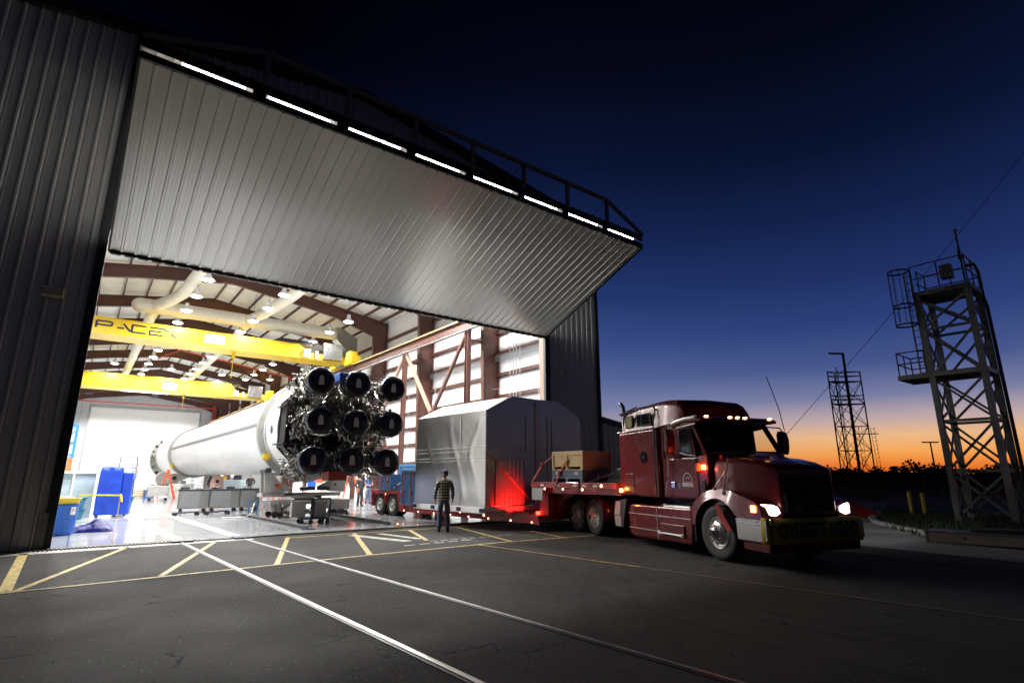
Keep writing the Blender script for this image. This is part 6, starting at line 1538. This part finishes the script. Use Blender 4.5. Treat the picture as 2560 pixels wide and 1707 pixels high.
# driver
dv = thing('person', 'driver in dark clothes, dimly seen behind the windscreen of the red truck', 'person', Vector((11.34,6.12,0))+Matrix.Rotation(math.atan2(fwv.y, fwv.x),3,'Z') @ Vector((-1.32,.48,0)), math.atan2(fwv.y, fwv.x)+PI/2)
skin_obj('body', [[((0,0,1.75),(.16,.11)),((0,0,1.98),(.15,.11)),((0,.0,2.18),(.17,.10)),((0,0,2.26),(.06,.06)),((0,-.01,2.32),(.05,.055))],[((0,.0,2.18),.1),((-.2,.0,2.14),.06),((-.27,-.12,1.95),.045),((-.16,-.34,2.08),.034)],[((0,.0,2.18),.1),((.2,.0,2.14),.06),((.27,-.12,1.95),.045),((.16,-.34,2.08),.034)]], M['darkcloth'], dv)
b = MB(); b.ball((0,-.01,2.42),.115,16,(.72,.88,1.05)); b.ball((0,-.115,2.41),.02,8); b.build('head', M['skin'], dv, 60)
b = MB(); b.ball((0,.0,2.455),.115,16,(.78,.95,.8)); b.f = [f for f in b.f if sum(b.v[i][2] for i in f)/len(f) > 2.45]; b.box(-.07,.07,-.21,-.06,2.445,2.46); b.build('cap', M['cap'], dv, 60)

# ---------------------------------------------------------------- near lattice tower
tw = thing('lattice_tower', 'near steel tower with two railed platforms and a caged ladder, at the right', 'tower', (25.28, 6.47, 0), 0, 'lattice towers')
S = 1.55; G_ = M['galv']
cor = [(0,0),(0,-S),(S,0),(S,-S)]
for i, (x, y) in enumerate(cor):
    b = MB(); b.ibar((x,y,0),(x,y,8.45),.24,.24,.03,(1,0,0)) if False else b.box(x-.095,x+.095,y-.095,y+.095,0,8.55); b.build('leg', G_, tw, 0, bevel=.01)
LV = [1.8, 3.6, 5.27, 7.13, 8.43]
faces = [(0,1),(0,2),(1,3),(2,3)]
for a, c in faces:
    A_, C_ = Vector((*cor[a],0)), Vector((*cor[c],0))
    for z in LV[:2]+LV[3:4]:
        b = MB(); b.bar(A_+Vector((0,0,z)), C_+Vector((0,0,z)), .06, .10); b.build('horizontal', G_, tw, 0)
    zz_ = [.15]+LV
    for z0, z1 in zip(zz_[:-1], zz_[1:]):
        b = MB(); b.bar(A_+Vector((0,0,z0+.05)), C_+Vector((0,0,z1-.08)), .05, .08); b.bar(C_+Vector((0,0,z0+.05)), A_+Vector((0,0,z1-.08)), .05, .08); b.build('cross_brace', G_, tw, 0)
def platform(z, x0, x1, y0, y1, rails, h=1.0):
    b = MB(); b.box(x0,x1,y0,y1,z-.03,z+.03)
    for k in range(9): x = x0+(x1-x0)*(k+.5)/9; b.box(x-.02,x+.02,y0,y1,z-.12,z-.03)
    b.box(x0-.03,x0+.02,y0,y1,z-.14,z+.04); b.box(x1-.02,x1+.03,y0,y1,z-.14,z+.04); b.box(x0,x1,y0-.03,y0+.02,z-.14,z+.04); b.box(x0,x1,y1-.02,y1+.03,z-.14,z+.04)
    p = b.build('platform', G_, tw, 0)
    b = MB()
    for (xa,ya),(xb,yb) in rails:
        n = max(1, round(math.hypot(xb-xa,yb-ya)/.85))
        for zz in (z+h*.52, z+h): b.cyl((xa,ya,zz),(xb,yb,zz),.026,8)
        for k in range(n+1): t_ = k/n; b.cyl((xa+(xb-xa)*t_,ya+(yb-ya)*t_,z),(xa+(xb-xa)*t_,ya+(yb-ya)*t_,z+h),.026,8)
    b.build('handrail', G_, p)
platform(5.42,-.1,S+.1,-S-.1,1.08,[((-.05,.15),(-.05,1.05)),((-.05,1.05),(S,1.05)),((S,1.05),(S,.15))],.94)
platform(8.62,-.1,S+.1,-S-.1,.12,[((-.08,.10),(-.08,-S-.08)),((-.08,-S-.08),(S+.08,-S-.08)),((S+.08,-S-.08),(S+.08,.10)),((S+.08,.10),(.7,.10))],1.12)
b = MB()
for y in (.13,.36):  b.bar((.05,y,5.45),(.05,y,9.55),.05,.05)
for k in range(15): z = 5.5+.28*k; b.cyl((.05,.13,z),(.05,.36,z),.015,6)
ld = b.build('ladder', G_, tw, 0)
b = MB()
hx, hy = .30, .60
def hoop(z, r=.36): 
    pts = [Vector((.05-.05+ .12+ r*math.sin(a)*0 - 0, 0, 0)) for a in (0,)]
    P_ = []
    for k in range(17):
        a = 2*PI*k/16; P_.append((.05-.25+r*math.cos(a), .47+r*math.sin(a), z))
    for p, q in zip(P_[:-1], P_[1:]): b.bar(p, q, .012, .07)
for z in (7.4,8.2,9.62): hoop(z)
for k in range(7):
    a = PI*.05+PI*1.3*k/6; x, y = -.20+.36*math.cos(a+.6), .47+.36*math.sin(a+.6); b.bar((x,y,7.4),(x,y,9.62),.05,.012)
b.build('safety_cage', G_, ld, 0)
b = MB(); b.cyl((.7,-S+.15,8.5),(.7,-S+.15,11.0),.035,8); b.ball((.7,-S+.15,11.0),.08,10); b.cyl((.66,-S+.15,9.8),(.66,-S+.15,10.2),.06,8); b.build('mast', G_, tw)
b = MB(); b.box(-.02,.28,-1.2,-.82,9.0,9.55); b.build('equipment_box', M['grey_cab'], tw, 0, bevel=.02)
b = MB(); b.tube([(1.3,-1.4,9.7),(1.5,-1.6,9.75),(1.62,-1.66,9.4),(1.62,-1.66,8.4),(1.70,-1.7,8.0),(1.72,-1.7,0.2)],.06,8); b.build('cable_riser', M['dark_steel'], tw)
# far lattice tower, one corner towards the camera
tf2 = thing('lattice_tower', 'farther slender steel tower with a bent pole on top, beside the truck hood', 'tower', (54.6, 20.6, 0), 0, 'lattice towers')
D = M['dark_steel']; q2 = [Vector((-1.18,.93,0)), Vector((0,0,0))+Vector((.0,-.05,0)), Vector((1.05,-.95,0)), Vector((.25,.9,0))]
for p in q2:
    b = MB(); b.cyl(p, p+Vector((0,0,10.95)), .06, 8); b.build('leg', D, tf2)
b = MB(); b.cyl(q2[1]+Vector((0,-.1,0)), q2[1]+Vector((0,-.1,12.65)), .11, 10); b.bar(q2[1]+Vector((0,-.1,12.6)), q2[1]+Vector((-.93,.75,12.65)), .12, .16); b.build('bent_pole', D, tf2)
lv = [0,1.66,3.76,5.91,7.9,9.97]
for i in range(4):
    A_, C_ = q2[i], q2[(i+1)%4]
    for z in lv[1:]+[10.5,10.9,8.35,8.7]:
        b = MB(); b.bar(A_+Vector((0,0,z)), C_+Vector((0,0,z)), .05, .07); b.build('horizontal', D, tf2, 0)
    for z0, z1 in zip(lv[:-1], lv[1:]):
        b = MB(); b.bar(A_+Vector((0,0,z0)), C_+Vector((0,0,z1)), .045, .06); b.bar(C_+Vector((0,0,z0)), A_+Vector((0,0,z1)), .03, .035); b.build('cross_brace', D, tf2, 0)
for z in (7.9, 9.97):
    b = MB(); b.add([p+Vector((0,0,z)) for p in q2]+[p+Vector((0,0,z+.08)) for p in q2], [(0,1,2,3),(4,5,6,7),(0,1,5,4),(1,2,6,5),(2,3,7,6),(3,0,4,7)]); b.build('platform', D, tf2, 0)
b = MB()
for o in (-.75,-.5): b.bar((o,.35,0),(o,.35,11.3),.04,.04)
for k in range(36): b.bar((-.75,.35,.3*k+.3),(-.5,.35,.3*k+.3),.02,.02)
b.build('ladder', D, tf2, 0)
t = thing('radio_mast', 'thin low lattice mast seen through the lower bays of the farther tower', 'mast', (92,33.0,0))
b = MB()
for x, y in ((-.9,.7),(.9,-.7)): b.bar((x,y,0),(x*.8,y*.8,8.6),.05,.05); b.bar((x+.4,y-.3,0),(x*.8+.4,y*.8-.3,8.6),.04,.04)
for k in range(14): z = .6*k+.4; b.bar((-.9,.7,z),(-.5,.4,z+.3),.04,.04); b.bar((.9,-.7,z),(1.3,-1.0,z+.3),.04,.04)
b.bar((-1.2,1,7.6),(1.5,-1.2,7.6),.12,.12); b.bar((1.6,-1.3,1.2),(2.6,-2.0,2.4),.1,.1); b.box(2.3,3.2,-2.6,-1.8,2.2,2.9); b.build('mast_frame', D, t, 0)
# street light far off
t = thing('street_lamp', 'tall street lamp with a double head, standing in front of the dark trees', 'street lamp', (73.8,20.2,0))
b = MB(); b.cyl((0,0,0),(0,0,5.1),.11,8,.07); b.build('pole', D, t); b = MB(); b.bar((-.7,.5,5.15),(.7,-.5,5.15),.25,.13); b.build('lamp_head', D, t, 0)
# power line
t = thing('guy_wire', 'thin slanting wire rising behind both towers to the upper right', 'wire', (0,0,0))
b = MB(); b.tube([(59.5,31.6,3.2),(60.8,29.86,5.7),(64.67,24.77,12.5),(68.53,19.68,19.4),(73.47,13.1,28.6),(76.2,9.42,33.9),(80,4.2,41.2)],.028,5,False); b.build('cable', D, t)
# bollards, red barrier, fence, metal trough
for x, y, h, lab in ((28.55,8.9,.92,'yellow bollard, left and taller one of the pair by the grass'),(28.95,8.55,.86,'yellow bollard, right one of the pair by the grass')):
    t = thing('bollard', lab, 'bollard', (x,y,0), 0, 'yellow bollards')
    b = MB(); b.cyl((0,0,0),(0,0,h),.09,14); b.ball((0,0,h),.09,12,(1,1,.5)); b.build('post', mat('weathered_yellow', (.38,.29,.03), .6, noise=.3, nscale=8), t); b = MB(); b.box(-.16,.16,-.16,.16,0,.04); b.build('foot', M['concrete'], t, 0)
t = thing('grey_post', 'thin grey post between the two yellow bollards', 'post', (29.4,9.1,0)); b = MB(); b.cyl((0,0,0),(0,0,.88),.05,8); b.build('shaft', G_, t); b = MB(); b.ball((0,0,.88),.055,8); b.build('post_cap', D, t)
t = thing('barrier_heap', 'slumped red-orange plastic barrier lying just right of the truck headlight', 'barrier', (25.3,9.95,0), R(-50))
b = MB(); n = 14
for i in range(n+1):
    u = i/n
    for j in range(5):
        v = j/4*2-1; z = .62*(1-u)**.7*(1-abs(v)**1.6)+.05*mathutils.noise.noise(Vector((u*5,v*3,2))); b.v.append((u*1.35-.2, v*.4, max(.01,z)))
b.f = [(i*5+j,i*5+j+1,(i+1)*5+j+1,(i+1)*5+j) for i in range(n) for j in range(4)]; b.build('sheet', mat('red_orange_plastic', (.50,.035,.01), .5, bump=.5, bscale=6), t, 60)
b = MB(); b.box(-.3,-.2,-.4,.4,0,.08); b.build('weight', D, t, 0)
fn = thing('chain_fence', 'low orange mesh fence with thin posts in front of the dark trees', 'fence')
b = MB(); n = 40; A_, C_ = Vector((33,17,0)), Vector((46,1,0))
for k in range(n+1):
    p = A_.lerp(C_, k/n); q = A_.lerp(C_, min(1,(k+1)/n))
for k in range(11): z = .1+.11*k; b.bar(A_+Vector((0,0,z)), C_+Vector((0,0,z)), .02, .035)
for k in range(170): p = A_.lerp(C_, k/170); b.bar(p+Vector((0,0,.08)), p+Vector((0,0,1.22)), .03, .015)
b.build('orange_mesh', mat('orange_mesh', (.30,.06,.015), .6), fn, 0)
for k in range(9):
    p = A_.lerp(C_, k/8); b = MB(); b.cyl(p, p+Vector((0,0,1.45)), .04, 8); b.build('fence_post', G_, fn)
t = thing('metal_trough', 'low shiny metal box with a flat lid on the asphalt at the grass edge', 'metal box', (17.22,5.12,0), R(-88))
b = MB(); b.box(0,3.0,0,.62,.02,.27); b.build('trough_side', mat('brushed_metal', (.52,.47,.44), .25, .9, noise=.12, nscale=2, stretch=(1,1,.1), bump=.3, bscale=3), t, 0, bevel=.012)
b = MB(); b.box(.0,3.0,-.02,.66,.272,.30); b.box(-.05,0,-.03,.05,0,.33); b.build('lid', M['galv'], t, 0)
b = MB(); b.box(.85,2.4,.1,.6,.30,.36); b.prism([(.8,.30),(1.0,.38),(2.2,.42),(2.5,.34),(2.5,.30)], lambda u,v,d:(u,d,v), .2, .55); b.build('black_sheet', M['black'], t, 0, bevel=.02)
b = MB(); b.cyl((.75,-.012,.15),(.75,.0,.15),.03,12); b.build('bolt', M['black'], t)
t = thing('floor_lamp', 'tiny glowing orange cone lamp on the hangar floor near the sill', 'lamp', (8.55,17.3,.006)); b = MB(); b.cyl((0,0,0),(0,0,.05),.05,10,.03); b.build('base', M['orange'], t); b = MB(); b.ball((0,0,.07),.025,8); b.build('bulb', M['amber'], t)
# ---------------------------------------------------------------- trees on the horizon
rnd = random.Random(77)
def tree(x, y, h, wd, lab, n=520):
    t = thing('tree', lab, 'tree', (x,y,0), rnd.uniform(0,6), 'dark trees on the horizon')
    b = MB(); b.tube([(0,0,0),(.1,0,h*.3),(-.05,.1,h*.6)], .16, 7, True, [.2,.14,.07])
    for k in range(5): a = rnd.uniform(0,6.28); b.tube([(0,0,h*(.25+.07*k)),(math.cos(a)*wd*.3,math.sin(a)*wd*.3,h*(.5+.07*k)),(math.cos(a)*wd*.42,math.sin(a)*wd*.42,h*(.7+.06*k))], .05, 5, True, [.08,.05,.02])
    b.build('trunk', M['bark'], t)
    b = MB(); cl = [(rnd.gauss(0,wd*.30), rnd.gauss(0,wd*.30), h*rnd.uniform(.22,.9), rnd.uniform(.35,.8)*wd*.33) for _ in range(12)]
    for _ in range(n):
        c = rnd.choice(cl); d = Vector((rnd.gauss(0,1),rnd.gauss(0,1),rnd.gauss(0,.8))).normalized()*c[3]*rnd.random()**.4
        p = Vector(c[:3])+d; 
        if p.z < .1: p.z = .1
        a = Vector((rnd.uniform(-1,1),rnd.uniform(-1,1),rnd.uniform(-1,1))).normalized(); e = a.cross(Vector((rnd.uniform(-1,1),rnd.uniform(-1,1),rnd.uniform(-1,1)))).normalized(); s = rnd.uniform(.10,.24)
        b.add([p-a*s, p+e*s*.6, p+a*s, p-e*s*.6], [(0,1,2,3)])
    b.build('crown', M['leaf'], t, 0)
desc = ['low rounded','ragged','broad','bushy','narrow','tall']
spots2 = []
for i in range(30):
    az_ = 57.2 + i*1.0+rnd.uniform(-.3,.3)
    dist = rnd.uniform(62,74); hgt = 1.55+rnd.uniform(0,.75)
    if 63 < az_ < 67: hgt -= .2
    if 71.5 < az_ < 76: hgt += .55
    spots2.append((az_, dist, hgt))
for i, (az_, dist, hgt) in enumerate(spots2):
    o_ = ['first','second','third','fourth','fifth','sixth','seventh','eighth','ninth','tenth','eleventh','twelfth','thirteenth','fourteenth','fifteenth','sixteenth','seventeenth','eighteenth','nineteenth','twentieth','twenty-first','twenty-second','twenty-third','twenty-fourth','twenty-fifth','twenty-sixth','twenty-seventh','twenty-eighth','twenty-ninth','thirtieth'][i]
    tree(math.sin(R(az_))*dist, math.cos(R(az_))*dist, hgt+.35, rnd.uniform(2.6,4.2), f'{desc[i%6]} dark tree, {o_} from the left in the line on the horizon', 700)
# a far dark wood that closes the horizon behind them
b = MB(); rnd = random.Random(9)
for _ in range(9000):
    a = R(rnd.uniform(50,150)); d = rnd.uniform(95,125); x, y = math.sin(a)*d, math.cos(a)*d
    h = (1.9+.8*mathutils.noise.noise(Vector((a*14,0,0)))+.5*mathutils.noise.noise(Vector((a*60,3,0))))
    z = rnd.uniform(0,1)**.7*h; s = rnd.uniform(.3,.8); u = Vector((math.cos(a),-math.sin(a),0)).normalized()
    b.add([(x-u.x*s,y-u.y*s,z),(x+u.x*s*.2,y+u.y*s*.2,z-s*.5),(x+u.x*s,y+u.y*s,z+s*.1),(x,y,z+s*.5)], [(0,1,2,3)])
tag(b.build('far_wood', M['leaf'], ang=0), 'dark far-off wood closing the horizon', 'wood', kind='stuff')
